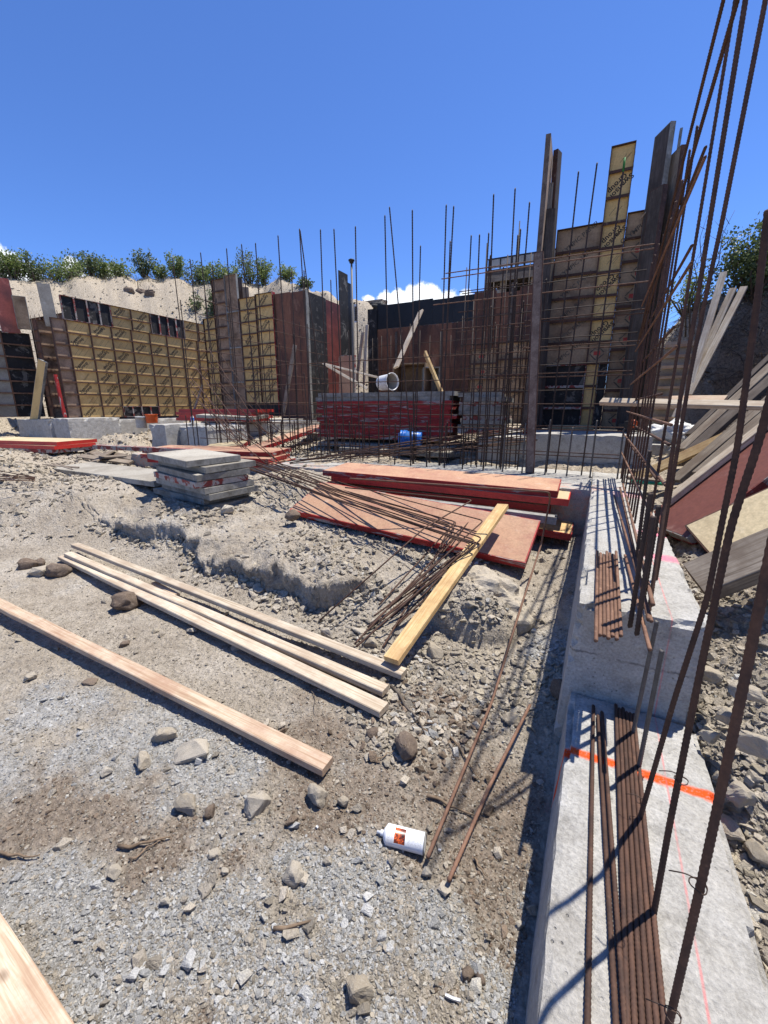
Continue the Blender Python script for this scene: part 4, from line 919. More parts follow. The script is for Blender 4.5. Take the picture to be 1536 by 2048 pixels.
# left pieces
loose_panel(PZ(97, 944, .56), (PZ(295, 972, .54) - PZ(97, 944, .56)), (.0, -.03, 1), 2.44, .61, 'ply_dusty', 'steel_grey', 'dusty grey panel lying alone left of the short grey stack')
stack(3, PZ(-60, 900, .70), (PZ(72, 905, .7) - PZ(-60, 900, .70)), (0, 0, 1), 2.2, .8, lambda i: ('ply_pale', 'steel_red_clean', 'red framed') if i else ('ply_dusty', 'steel_redworn', 'worn red'), 'the low pile at the left picture edge', 'panels of the low pile at the left edge', jx=.03)
q0 = PZ(245, 925, .66); q1 = PZ(500, 932, .66)
stack(3, q0 + Vector((0.3, .2, 0)), (1, .18, 0), (.0, -.02, 1), 2.3, .61, lambda i: ('ply_pink', 'steel_red', 'chipped red'), 'the low red pile by the short grey stack', 'panels of the low red pile', jx=.2, jr=.08)
loose_panel(PZ(185, 898, .82), (1, .12, 0), (0, 0, 1), 2.2, .15, 'steel_redworn', 'steel_redworn', 'worn dark red filler form across the low red pile')
# panels behind in the bay
stack(4, (-8.9, 6.7, 1.20), (1, .05, .0), (-.02, 0, 1), 2.3, .61, lambda i: ('ply_red', 'steel_red_clean', 'bright red'), 'the red pile in front of the yellow wall', 'panels of the bright red pile by the yellow wall', jx=.08, jr=.03)
loose_panel((-8.0, 6.45, 1.28), (1, .1, -.03), (-.02, -.08, 1), 1.5, .61, 'ply_dusty', 'steel_grey', 'tan dusty panel in front of the bright red pile')
A1 = PZ(452, 910, .85); A2 = PY(650, 858, 6.6)
loose_panel(PZ(490, 915, .75), PY(655, 855, 6.9) - PZ(490, 915, .75), (-.1, -.3, 1), 2.3, .45, 'ply_pink', 'steel_red', 'pink panel tilted up towards the red centre stack behind the grid')
loose_panel(PZ(405, 905, .76), Vector((1, .5, .1)), (-.1, -.2, 1), .7, .4, 'ply_pale', 'steel_red', 'small pale plywood panel behind the left end of the grid')
loose_panel((-3.75, 5.72, .80), (1, .0, .0), (0, -.08, 1), 1.9, .85, 'ply_dusty', 'steel_grey', 'dusty tan panel lying flat behind the grid below the red stack')
loose_panel((-4.3, 5.9, .86), (1, .0, .0), (0, -.03, 1), 2.4, .62, 'ply_dusty', 'steel_grey', 'pale grey panel directly under the tall red stack')
loose_panel((-2.2, 5.68, .78), (.8, .6, .0), (0, -.05, 1), .9, .25, 'ply_dusty', 'steel_grey', 'narrow grey panel piece under the loose bars behind the grid')
# leftovers on top of centre stack
def open_box(origin, xd, L, W, H, mat, label, cat):
    mb = MB(); t = .018; mb.box(0, L, 0, W, H - t, H); mb.box(0, t, 0, W, 0, H - t); mb.box(L - t, L, 0, W, 0, H - t); mb.box(t, L - t, W - t, W, 0, H - t)
    o = obj('plywood_box', mb.mesh('plywood_box', [M[mat]])); o.matrix_local = frame_mat(origin, xd, (0, 0, 1)); tag(o, label, cat)
open_box((-3.35, 6.9, 1.10), (1, .08, 0), .60, .5, 1.15, 'ply_grey', 'pale topped plywood box behind the white bucket', 'box')
open_box((-2.78, 6.95, 1.10), (1, .5, 0), .28, .4, 1.08, 'steel_grey', 'narrow pale edged box right of the plywood box', 'box')
plank('board', PY(792, 735, 6.8), PY(842, 622, 7.6), .12, .035, 'lumber', (-.5, -1, .2), 'pale board leaning up above the plywood box')
plank('board', PY(885, 790, 6.6), PY(850, 706, 6.9), .11, .035, 'lumber_yellow', (-.9, -.5, 0), 'yellow board leaning right of the plywood boxes')
plank('board', PY(652, 730, 6.9), PY(735, 778, 6.5), .045, .03, 'lumber', (0, -1, .5), 'thin pale board sloping down behind the left part of the red stack')
plank('board', PY(645, 727, 7.2), PY(756, 755, 6.8), .035, .025, 'lumber', (0, -1, .5), 'thin pale board pointing at the white bucket')
plank('board', PY(590, 690, 7.9), PY(566, 830, 7.9), .10, .035, 'wood_grey', (0, -1, 0), 'weathered board propped in front of the middle pillar')
plank('board', PY(726, 665, 10.9), PY(712, 770, 10.5), .10, .03, 'lumber_red', (0, -1, 0), 'upright board leaning in the gap left of the black patch')
plank('board', PY(734, 650, 10.9), PY(728, 770, 10.5), .09, .03, 'lumber', (0, -1, 0), 'second upright board in the gap left of the black patch')
loose_panel(PY(712, 850, 9.9), (0.02, 0, 1), (0, -1, 0), 1.8, .5, 'ply_pink', 'steel_redworn', 'dull pink panel standing in the gap between pillar and back wall')

# ------------------------------------------------------------------ right side, leaning material
dirv = Vector((.66, .30, .70)).normalized(); 
def side_up(w): return dirv.cross(Vector(w)).normalized()
wdir = (PZ(1386, 1090, .60) - PZ(1334, 1048, .66)).normalized()
upn = wdir.cross(dirv); upn = -upn if upn.x > 0 else upn
loose_panel(PZ(1386, 1090, .61), dirv, (-.65, -.18, .69), 2.44, .61, 'ply_maroon', 'steel_redworn', 'smooth maroon panel leaning on the right bank')
loose_panel(PZ(1401, 1099, .57), dirv, (-.65, -.18, .69), 2.44, .62, 'ply_red', 'steel_red', 'red framed panel just under the leaning maroon one')
loose_panel(PZ(1414, 1104, .53), dirv, (-.65, -.18, .69), 2.44, .62, 'ply_dusty', 'steel_red', 'second red framed panel behind the leaning maroon one')
dir2 = Vector((.80, .10, .58)).normalized()
loose_panel(PZ(1428, 1124, .56), dir2, (-.45, -.55, .70), 2.2, .30, 'ply_pale', 'steel_rail', 'narrow yellow plywood form leaning beside the weathered beam')
plank('timber_beam', PZ(1392, 1165, .66), PZ(1392, 1165, .66) + dir2 * 2.0, .19, .10, 'wood_grey', (-.35, -.55, .75), 'thick weathered grey beam with its sawn end on the footing edge', 'beam')
ydn = Vector((-.17, .98, .10)).normalized(); e0 = PZ(1386, 1090, .61)
for i, (foot, w, mt, up_, lb, dd) in enumerate([(e0 + ydn * .55 + Vector((-.03, 0, .10)), .09, 'lumber', .0, 'pale sawn edge board on top of the leaning maroon panel', (0, 0, 0)),
    (PY(1338, 1008, 4.15), .22, 'wood_grey', 0, 'weathered plank leaning just above the maroon panel', (0, .0, .0)),
    (PY(1405, 948, 4.7), .26, 'wood_grey', 0, 'weathered plank with a broken foot leaning on the right bank', (-.02, .05, .04)),
    (PY(1350, 962, 5.0), .18, 'wood_grey', 0, 'weathered plank third up the leaning row', (-.02, .05, .02)),
    (PY(1352, 930, 5.5), .20, 'wood_dark', 0, 'dark weathered plank in the leaning row', (-.03, .1, .03)),
    (PY(1362, 900, 5.9), .18, 'wood_grey', 0, 'thin grey plank at the far side of the leaning row', (-.03, .1, .05)),
    (PY(1378, 870, 6.3), .12, 'wood_dark', 0, 'dark angle-edged plank, farthest of the leaning row', (-.03, .1, .08))]):
    plank('weathered_plank', foot, foot + (dirv + Vector(dd)).normalized() * 3.0, w, .045, mt, (-.65, -.18, .69), lb)
plank('board', PY(1203, 803, 4.9), PY(1560, 812, 4.3), .085, .04, 'lumber', (0, -.6, .8), 'long pale board laid level across the grid to the right bank')
plank('board', PY(1340, 801, 5.0) , PY(1450, 801, 4.8), .12, .045, 'lumber_red', (0, -.5, .8), 'short red-brown board end lying on the long level board')
plank('board', PZ(1268, 958, .74), PY(1460, 870, 5.3), .10, .045, 'lumber_yellow', (-.2, -.8, .6), 'yellow brace board rising right from the corner of the footing')
for (a, b, lb) in (((1372, 800), (1447, 545), 'leftmost of three pale boards leaning on the right bank'), ((1350, 835), (1466, 578), 'middle of three pale boards leaning on the right bank'), ((1378, 790), (1488, 575), 'rightmost of three pale boards leaning on the right bank')):
    plank('board', PY(*a, 6.4), PY(*b, 7.1), .075, .04, 'lumber', (-.4, -1, .2), lb, group='three boards leaning on the right bank')
plank('board', PZ(1270, 945, .77), PZ(1400, 925, .74), .14, .04, 'wood_dark', (0, 0, 1), 'dark board lying beyond the footing corner')
plank('board', PZ(1255, 955, .78), PZ(1345, 965, .75), .13, .03, 'wood_grey', (0, 0, 1), 'grey board lying by the green strap beyond the footing')
o = obj('strap', tube_me('strap', [PZ(1262, 962, .77), PZ(1290, 965, .78), PZ(1326, 968, .77)], .018, M['green_plastic'], 6)); tag(o, 'green plastic strap beyond the corner of the footing', 'strap')
# ladder of brown ribs behind the grid
lad = wall_root('form_ladder', (.82, 8.3, .95), (.35, -.2, 0), 'pale ribbed form standing against the dark bank behind the grid', 'formwork')
lad.matrix_local = frame_mat((.80, 8.35, .95), (1, -.2, 0), (.16, .1, 1))
obj('back_sheet', MB().box(0, .44, .05, .062, 0, 1.62).mesh('back_sheet', [M['ply_dusty']]), lad)
for i in range(10): obj('rib', cached('lrib', lambda: MB().box(0, .44, 0, .049, 0, .045).mesh('rib', [M['lumber_red']])), lad, Matrix.Translation((0, 0, .03 + i * .165)))

# ------------------------------------------------------------------ boards on the ground
def gplank(a, b, w, t, mat, label, lift=0.0, group=None, bow=0.0, name='board', dz=(0, 0)):
    A = PZ(*a, .03); B = PZ(*b, .03)
    for _ in range(3): A = PZ(*a, hz(A.x, A.y) + .012 + t / 2 + lift + dz[0]); B = PZ(*b, hz(B.x, B.y) + .012 + t / 2 + lift + dz[1])
    return plank(name, A, B, w, t, mat, (0, 0, 1), label, 'board', group, bow)
gplank((-60, 1180), (655, 1533), .078, .038, 'lumber_red', 'long red-stained board lying alone across the near ground', dz=(.03, .01))
gplank((150, 1090), (808, 1348), .070, .036, 'lumber', 'rearmost of the three pale boards lying together', dz=(.02, .03))
gplank((136, 1108), (772, 1382), .070, .036, 'lumber', 'middle one of the three pale boards lying together', dz=(.03, .01))
gplank((126, 1114), (768, 1420), .084, .036, 'lumber', 'frontmost of the three pale boards lying together', dz=(.0, .01))
a = PZ(308, 1166, .085); b = PZ(354, 1190, .085); plank('wood_offcut', a, b, .045, .02, 'lumber_red', (0, 0, 1), 'orange split offcut wedged between the pale boards', 'board')
a = PZ(782, 1322, .13); b = PZ(1006, 1012, .66); plank('board', a, b, .10, .04, 'lumber_yellow', (-.15, -.45, 1), 'yellow board propped on the pink panel over the bent bars', 'board')
_e0 = PZ(-4, 1822, .06); _e1 = PZ(147, 2046, .06); _d = (_e1 - _e0).normalized(); _n = Vector((_d.y, -_d.x, 0)); _n = _n if _n.x < 0 else -_n
plank('board', _e0 + _n * .07 - _d * .02, _e0 + _n * .07 + _d * 1.6, .14, .038, 'lumber_red', (0, 0, 1), 'close-up board corner at the bottom left of the picture', 'board')
plank('board', _e0 + _n * .19 - _d * .5 + Vector((0, 0, -.03)), _e0 + _n * .13 + _d * 1.6 + Vector((0, 0, -.03)), .12, .038, 'lumber_yellow', (0, 0, 1), 'second board just under the one at the bottom left', 'board')
rr = random.Random(3)
for i, (p, q, z, lb) in enumerate([((105, 865 + 25), (195, 893), .78, 'grey offcut board lying before the left footing'), ((160, 912), (262, 925), .82, 'grey offcut lowest in the small scrap heap'), ((185, 925), (232, 897), .90, 'bright grey offcut on edge in the small scrap heap'), ((200, 915), (250, 912), .86, 'short grey offcut topmost in the small scrap heap'), ((215, 905), (268, 918), .84, 'grey offcut right in the small scrap heap'), ((175, 900), (205, 912), .84, 'tiny grey offcut left in the small scrap heap'), ((150, 895), (262, 868), .95, 'dark lath lying up the rubble mound')]):
    A_, B_ = PZ(*p, z), PZ(*q, z)
    for _ in range(6): A_ = PZ(*p, .5 * A_.z + .5 * (hz(A_.x, A_.y) + .03 + .028 * (i % 4))); B_ = PZ(*q, .5 * B_.z + .5 * (hz(B_.x, B_.y) + .03 + .028 * (i % 4)))
    plank('offcut_board', A_, B_, .13 if i not in (6,) else .05, .03, 'wood_grey' if i else 'steel_grey', (rr.uniform(-.2, .2), -.3, 1), lb, 'board')
for i in range(6):
    p = PZ(80 + rr.uniform(0, 40), 928 + rr.uniform(-4, 4), .72); q = PZ(140 + rr.uniform(0, 20), 934 + rr.uniform(-5, 5), .70)
    plank('lath', p, q, .025, .012, 'wood_grey', (0, 0, 1), 'thin splintered lath lying left of the grey panel', 'lath', 'splintered laths left of the grey panel')
# dirty boards standing in the mid left bay
plank('board', PY(380, 905 - 60, 6.8), PY(405, 770, 7.0), .05, .03, 'wood_grey', (0, -1, 0), 'thin prop in front of the dark strip of the middle pillar')
for i in range(9):
    p = PZ(470 + i * 17, 842 + rr.uniform(-5, 3), 1.2); q = p + Vector((rr.uniform(.6, 1.2), rr.uniform(-.2, .3), .02)); o = obj('rebar', tube_me('rebar', [p, q], .007, M['rust'], 5)); tag(o, 'rusty bar lying on the footing at the foot of the pillar', 'rebar', 'bars lying on the pillar footing')

# ------------------------------------------------------------------ containers and small things
def lathe_me(name, prof, mat, seg=28, mats=None, mi=None):
    vs = []; fs = []; ms = []
    for r, z in prof:
        for j in range(seg): a = 2 * math.pi * j / seg; vs.append((r * math.cos(a), r * math.sin(a), z))
    for i in range(len(prof) - 1):
        for j in range(seg):
            a = i * seg + j; b2 = i * seg + (j + 1) % seg; fs.append((a, b2, b2 + seg, a + seg)); ms.append(mi[i] if mi else 0)
    return mesh_of(name, vs, fs, mats or [mat], ms, True)
def bucket(loc, axis, mat, label, r=.15, h=.37, up=(0, 0, 1), ribs=True, handle=True, inner=None):
    e = empty('bucket'); z = Vector(axis).normalized(); x = z.orthogonal().normalized(); y = z.cross(x); m = Matrix((x, y, z)).transposed().to_4x4(); m.translation = Vector(loc); e.matrix_local = m
    tag(e, label, 'bucket')
    pr = [(0, 0), (r * .86, 0), (r * .88, .01), (r * .94, h * .70)]
    if ribs: pr += [(r * 1.05, h * .705), (r * 1.05, h * .73), (r * .95, h * .735), (r * .96, h * .80), (r * 1.06, h * .805), (r * 1.06, h * .83), (r * .97, h * .84)]
    pr += [(r * .98, h * .95), (r * 1.04, h * .955), (r * 1.04, h), (r * .96, h), (r * .94, h * .9), (r * .84, .015), (0, .015)]
    obj('bucket_body', lathe_me('bucket_body', pr, M[mat], mats=[M[mat], M[inner or mat]], mi=[0] * (len(pr) - 3) + [1, 1, 1]), e)
    if handle:
        pts = [Vector((r * 1.06 * math.cos(a), r * 1.06 * math.sin(a) * .8, h * .82 - abs(math.sin(a)) * .12)) for a in np.linspace(0, math.pi, 12)]
        obj('handle', tube_me('handle', pts, .003, M['rebar_grey'], 5), e)
    return e
w0 = PY(762, 762, 6.05); bucket((w0.x, 6.06, 1.875), Vector((1, -.42, .05)), 'white_plastic', 'white plastic bucket lying on its side on top of the red stack', .128, .27, ribs=False, handle=False, inner='ply_dusty')
b0 = PY(838, 870, 5.75); bucket((b0.x, 5.85, 1.03), Vector((-1, -.15, .02)), 'blue_plastic', 'bright blue bucket lying on its side in front of the red stack', .125, .33)
o0 = PY(304, 842, 6.0); bucket((o0.x, 6.0, 1.165), (0, 0, 1), 'orange_plastic', 'orange bucket standing beside the red pile at the left', .13, .19, ribs=False)
g0 = PY(281, 848, 5.85); bucket((g0.x - .05, 5.9, 1.06), (.12, 0, 1), 'grey_plastic', 'grey dusty bucket standing beside the orange one', .12, .24, ribs=False)
wb = PY(386, 848, 6.1); e = empty('water_bottle', (wb.x, 6.1, 1.17)); tag(e, 'small clear water bottle with a blue label standing on the footing block', 'bottle')
obj('bottle_body', lathe_me('bottle_body', [(0, 0), (.03, 0), (.032, .06), (.032, .13), (.012, .17), (.012, .185), (0, .185)], M['white_plastic']), e); obj('bottle_label', lathe_me('bottle_label', [(.033, .06), (.033, .12)], M['blue_plastic']), e)
# plastic sack
def lump(name, loc, sc, mat, seed, f=3.0, amp=.35, sub=4, planar=0, flat=False):
    bm = bmesh.new(); bmesh.ops.create_icosphere(bm, subdivisions=sub, radius=1)
    from mathutils import noise as mn
    for v in bm.verts:
        p = v.co.copy(); d = mn.fractal(p * f * .5 + Vector((seed * 3.1, seed, 0)), .8, 2.1, 4) * amp; r_ = mn.noise(p * f * 2.2 + Vector((seed, 0, seed))) * amp * .25
        v.co = p * (1 + d + r_)
    me = bpy.data.meshes.new(name); bm.to_mesh(me); bm.free(); me.materials.append(M[mat]); me.polygons.foreach_set('use_smooth', [not flat] * len(me.polygons))
    o = obj(name, me); o.location = loc; o.scale = sc; return o
ps = PY(1352, 835, 7.0); tag(lump('plastic_sack', (ps.x, 7.0, 1.12), (.30, .22, .18), 'bag_white', 4, 4, .5, 4), 'crumpled white plastic sack at the foot of the right bank', 'sack')
# chop saw-like tool on footing
ts = PY(1265, 845, 6.6); e = empty('power_saw', (ts.x, 6.6, 1.17)); tag(e, 'small orange and black power saw at the foot of the diamond-marked form', 'power tool')
obj('saw_body', MB().box(-.10, .06, -.07, .07, .03, .15).box(-.16, -.10, -.03, .03, .06, .12).mesh('saw_body', [M['black_rubber']]), e)
obj('motor', lathe_me('motor', [(0, -.1), (.05, -.1), (.055, 0), (.05, .1), (0, .1)], M['orange_plastic']), e, Matrix.Translation((0, -.08, .12)) @ Matrix.Rotation(1.57, 4, 'X'))
obj('blade', lathe_me('blade', [(0, -.001), (.09, -.001), (.09, .001), (0, .001)], M['steel_grey']), e, Matrix.Translation((.09, 0, .10)) @ Matrix.Rotation(1.57, 4, 'Y'))
# spray can
c0 = PZ(857, 1669, .04); c1 = PZ(765, 1645, .04)
c0 = PZ(851, 1678, .035); c1 = PZ(768, 1657, .035); ax = (c1 - c0).normalized()
can = empty('spray_can'); zc = ax; xc = Vector((0, 0, 1)) - zc * zc.z; xc.normalize(); yc = zc.cross(xc); mm = Matrix((xc, yc, zc)).transposed().to_4x4()
mm.translation = Vector((c0.x, c0.y, hz(c0.x, c0.y) + .034)); can.matrix_local = mm; tag(can, 'white spray paint can with a small orange picture lying in the dirt', 'spray can')
R_ = .0335; Lc = (c1 - c0).length
def can_mat():
    m, n, l, b = new_mat('can_paint'); t = n.new('ShaderNodeTexCoord'); s = n.new('ShaderNodeSeparateXYZ'); l.new(t.outputs['Object'], s.inputs[0]); X, Y, Z = s.outputs
    ang = math_(n, l, 'ARCTAN2', Y, X)       # 0 on the upper side
    def between(u, a, b2): return math_(n, l, 'MULTIPLY', math_(n, l, 'GREATER_THAN', u, a), math_(n, l, 'LESS_THAN', u, b2))
    c = mixc(n, l, rng(n, l, noise(n, l, t.outputs['Object'], 30, 5), .55, .75, 0, .35), (.80, .80, .79), (.62, .60, .56))
    pic = math_(n, l, 'MULTIPLY', between(Z, Lc * .46, Lc * .72), between(ang, -1.25, .25))
    pc = ramp(n, l, noise(n, l, t.outputs['Object'], 55, 5, .6, 1.0), [(.38, (.03, .012, .008)), (.5, (.25, .045, .015)), (.58, (.80, .13, .02)), (.75, (.85, .35, .08))])
    c = mixc(n, l, pic, c, pc)
    w = n.new('ShaderNodeTexNoise'); w.inputs['Scale'].default_value = 1.0; w.inputs['Detail'].default_value = 2
    mp = n.new('ShaderNodeMapping'); mp.inputs['Scale'].default_value = (300, 300, 900); l.new(t.outputs['Object'], mp.inputs[0]); l.new(mp.outputs[0], w.inputs['Vector'])
    rows = math_(n, l, 'GREATER_THAN', math_(n, l, 'SINE', math_(n, l, 'MULTIPLY', ang, 62.0)), .25)
    tx = math_(n, l, 'MULTIPLY', math_(n, l, 'MULTIPLY', rows, math_(n, l, 'GREATER_THAN', w.outputs[0], .48)), math_(n, l, 'MAXIMUM', math_(n, l, 'MULTIPLY', between(Z, Lc * .06, Lc * .40), between(ang, -1.1, .7)), math_(n, l, 'MULTIPLY', between(Z, Lc * .74, Lc * .90), between(ang, -1.2, .3))))
    c = mixc(n, l, math_(n, l, 'MULTIPLY', tx, .75), c, (.12, .12, .13))
    l.new(c, b.inputs['Base Color']); b.inputs['Roughness'].default_value = .32; return m
cmt = can_mat()
obj('can_body', lathe_me('can_body', [(0, .003), (R_ * .86, .001), (R_ * .97, 0), (R_, .004), (R_ * .985, .008), (R_ * .985, Lc * .9), (R_ * 1.0, Lc * .905), (R_ * .99, Lc * .92), (R_ * .55, Lc * .99), (R_ * .5, Lc), (0, Lc)], cmt, 36), can)
obj('bottom_rim', lathe_me('bottom_rim', [(R_ * .90, -.001), (R_ * 1.02, -.001), (R_ * 1.02, .004), (R_ * .99, .005)], M['steel_grey'], 36), can)
obj('nozzle', lathe_me('nozzle', [(R_ * .3, Lc), (R_ * .3, Lc + .012), (R_ * .16, Lc + .014), (R_ * .16, Lc + .026), (0, Lc + .026)], M['white_plastic'], 16), can)
mc = PZ(1279, 1546, .31); tag(lump('marker_cap', (mc.x, mc.y - .008, .308), (.013, .010, .008), 'orange_plastic', 3, 3, .3, 3), 'orange plastic marker cap at the foot of the dowel in the orange band', 'marker')
for i, (px, py, lb) in enumerate([(633, 1650, 'white paper scrap left of the spray can'), (877, 1686, 'white paper scrap between the can and the short bar'), (890, 1980, 'thin white plastic strip at the bottom middle'), (740, 1508, 'white chip of plaster above the spray can')]):
    c = PZ(px, py, .01); a = Vector((c.x, c.y, hz(c.x, c.y) + .008)); plank('litter_scrap', a, a + Vector((.012 + (.03 if i == 2 else 0), .006 * (i - 1), .001)), .006, .002, 'white_plastic', (0, 0, 1), lb, 'litter')
# pole with a round head
pp = PY(703, 524, 6.3); e = empty('capped_pole', (pp.x, 6.3, .85)); tag(e, 'slim grey pole with a round black cap standing behind the grid', 'pole')
obj('pole', bar_me(pp.z - .85, .016, M['rebar_grey'], 0, 10), e)
obj('cap', lathe_me('cap', [(.0, .0), (.034, .004), (.036, .03), (.05, .034), (.05, .05), (.03, .062), (0, .064)], M['black_rubber'], 16), e, Matrix.Translation((0, 0, pp.z - .87)))

# ------------------------------------------------------------------ things behind on the rim
hs = empty('unfinished_house', (-4.1, 20.3, 5.4)); tag(hs, 'unfinished stone and timber house with a railed deck on the rim behind', 'house')
def sub(name, mb, mat, parent=hs): return obj(name, mb.mesh(name, [M[mat]]), parent)
sub('deck', MB().box(-1.05, 3.2, -.3, 3.0, 1.72, 1.95), 'wood_dark'); sub('beam', MB().box(-1.0, 3.1, -.34, -.305, 1.45, 1.71), 'wood_grey')
sub('wall', MB().box(-.9, 3.1, 1.4, 1.6, -2.5, 1.715), 'black_rubber')
for k in range(5):
    for r in range(9): o = obj('stone', cached(('st', k), lambda: MB().box(0, .36 + .03 * k, 0, .3, 0, .15).mesh('stone', [M['ply_dusty']])), hs, Matrix.Translation((-.85 + k * .75 + .04 * ((r * 7) % 3), -.12 + .03 * ((r * 5) % 3), -.5 + r * .19 if k % 2 == 0 else -.9 + r * .17)))
for k in range(9): sub('post', MB().box(-.98 + k * .5, -.93 + k * .5, -.28, -.24, 1.952, 2.35), 'black_rubber')
sub('rail', MB().box(-1.0, 3.2, -.29, -.23, 2.352, 2.40), 'black_rubber')
sub('glass_panel', MB().box(-.97, 3.1, -.265, -.258, 2.0, 2.34), 'grey_plastic')
for k in range(3): sub('column', MB().box(-.45 + k * 1.3, -.25 + k * 1.3, -.1, .1, -2.4, 1.70), 'wood_grey')
sub('sill', MB().box(-1.1, -.94, -.2, 1.3, -2.0, 1.7), 'wood_dark')
for i, (px, py, w, h, mt, lb) in enumerate([(697, 606, 1.2, .30, 'wood_grey', 'stack of grey timber on the rim left of the back wall'), (728, 604, 1.3, .26, 'wood_grey', 'second stack of grey timber on the rim')]):
    c = PY(px, py, 16.5); e = empty('timber_stack', (c.x, 16.9, hz(c.x, 16.9) - .02)); tag(e, lb, 'timber')
    for r in range(3):
        for k in range(2): obj('timber', cached(('tim', w, k), lambda: MB().box(-w / 2, w / 2, 0, .2, 0, .09).mesh('timber', [M[mt]])), e, Matrix.Translation((.05 * ((r + k) % 2), k * .22, r * .1)))
c = PY(733, 603, 16.2); tag(lump('tarp_bundle', (c.x, 17.0, hz(c.x, 17.0) + .36), (.42, .3, .20), 'black_rubber', 6, 3, .5, 3), 'crumpled black tarp on the timber on the rim', 'tarp')
c = PY(770, 611, 16.0); e = obj('blue_crate', MB().box(-.35, .35, 0, .4, -.3, .12).box(-.37, .37, -.02, .42, .12, .16).mesh('blue_crate', [M['blue_plastic']])); e.location = (c.x, 17, hz(c.x, 17) + .28); tag(e, 'blue crate just visible above the black patch of the back wall', 'crate')
c = PY(708, 632, 12.5); e = empty('notice_board', (c.x, 12.5, c.z - .4)); tag(e, 'small white printed notice above the gap by the pillar', 'notice'); obj('sheet', MB().box(-.14, .14, 0, .01, .2, .75).mesh('sheet', [M['white_plastic']]), e); obj('printing', MB().box(-.09, -.01, -.003, -.001, .25, .68).box(.02, .09, -.003, -.001, .25, .68).mesh('printing', [M['ink_faded']]), e)

# ------------------------------------------------------------------ rocks
def rock_me(seed, n=16, bev=.06, sub=0):
    def mk():
        rr = random.Random(seed); bm = bmesh.new()
        for i in range(n):
            v = Vector((rr.gauss(0, 1), rr.gauss(0, 1), rr.gauss(0, 1))).normalized() * rr.uniform(.8, 1.08); bm.verts.new(v)
        r = bmesh.ops.convex_hull(bm, input=bm.verts); bmesh.ops.delete(bm, geom=[g for g in r['geom_interior'] if isinstance(g, bmesh.types.BMVert)], context='VERTS')
        if sub:
            bmesh.ops.bevel(bm, geom=list(bm.edges), offset=bev, segments=1, affect='EDGES'); bmesh.ops.triangulate(bm, faces=bm.faces)
            bmesh.ops.subdivide_edges(bm, edges=[e for e in bm.edges if e.calc_length() > .3], cuts=2, use_grid_fill=True)
            from mathutils import noise as mn
            for v in bm.verts: v.co += v.co.normalized() * (mn.fractal(v.co * 1.8 + Vector((seed, 0, 0)), .8, 2.1, 5) * .13)
        me = bpy.data.meshes.new('rock'); bm.to_mesh(me); bm.free(); return me
    return cached(('rock', seed, n, bev, sub), mk)
def rock(px, py, wpx, hpx, mat, label, seed, z=None, sink=.3, cat='rock'):
    g = PZ(px, py, .05)
    for _ in range(3): g = PZ(px, py, hz(g.x, g.y))
    L = PZ(px + wpx / 2, py, g.z) - PZ(px - wpx / 2, py, g.z); s = L.length / 2
    me = rock_me(seed, 16 if mat == 'rock' else 34, .06, 1).copy(); me.materials.append(M[mat])
    if mat == 'clod': me.polygons.foreach_set('use_smooth', [True] * len(me.polygons))
    o = obj('rock' if mat == 'rock' else 'dirt_clod', me); hh = s * max(.35, min(.9, hpx / wpx))
    o.location = (g.x, g.y, g.z + hh * (1 - sink * 1.6)); o.scale = (s, s * .8, hh); o.rotation_euler = (random.uniform(-.15, .15), random.uniform(-.15, .15), random.uniform(0, 6.28) if mat != 'rock' else random.uniform(-.5, .5))
    tag(o, label, cat); return o
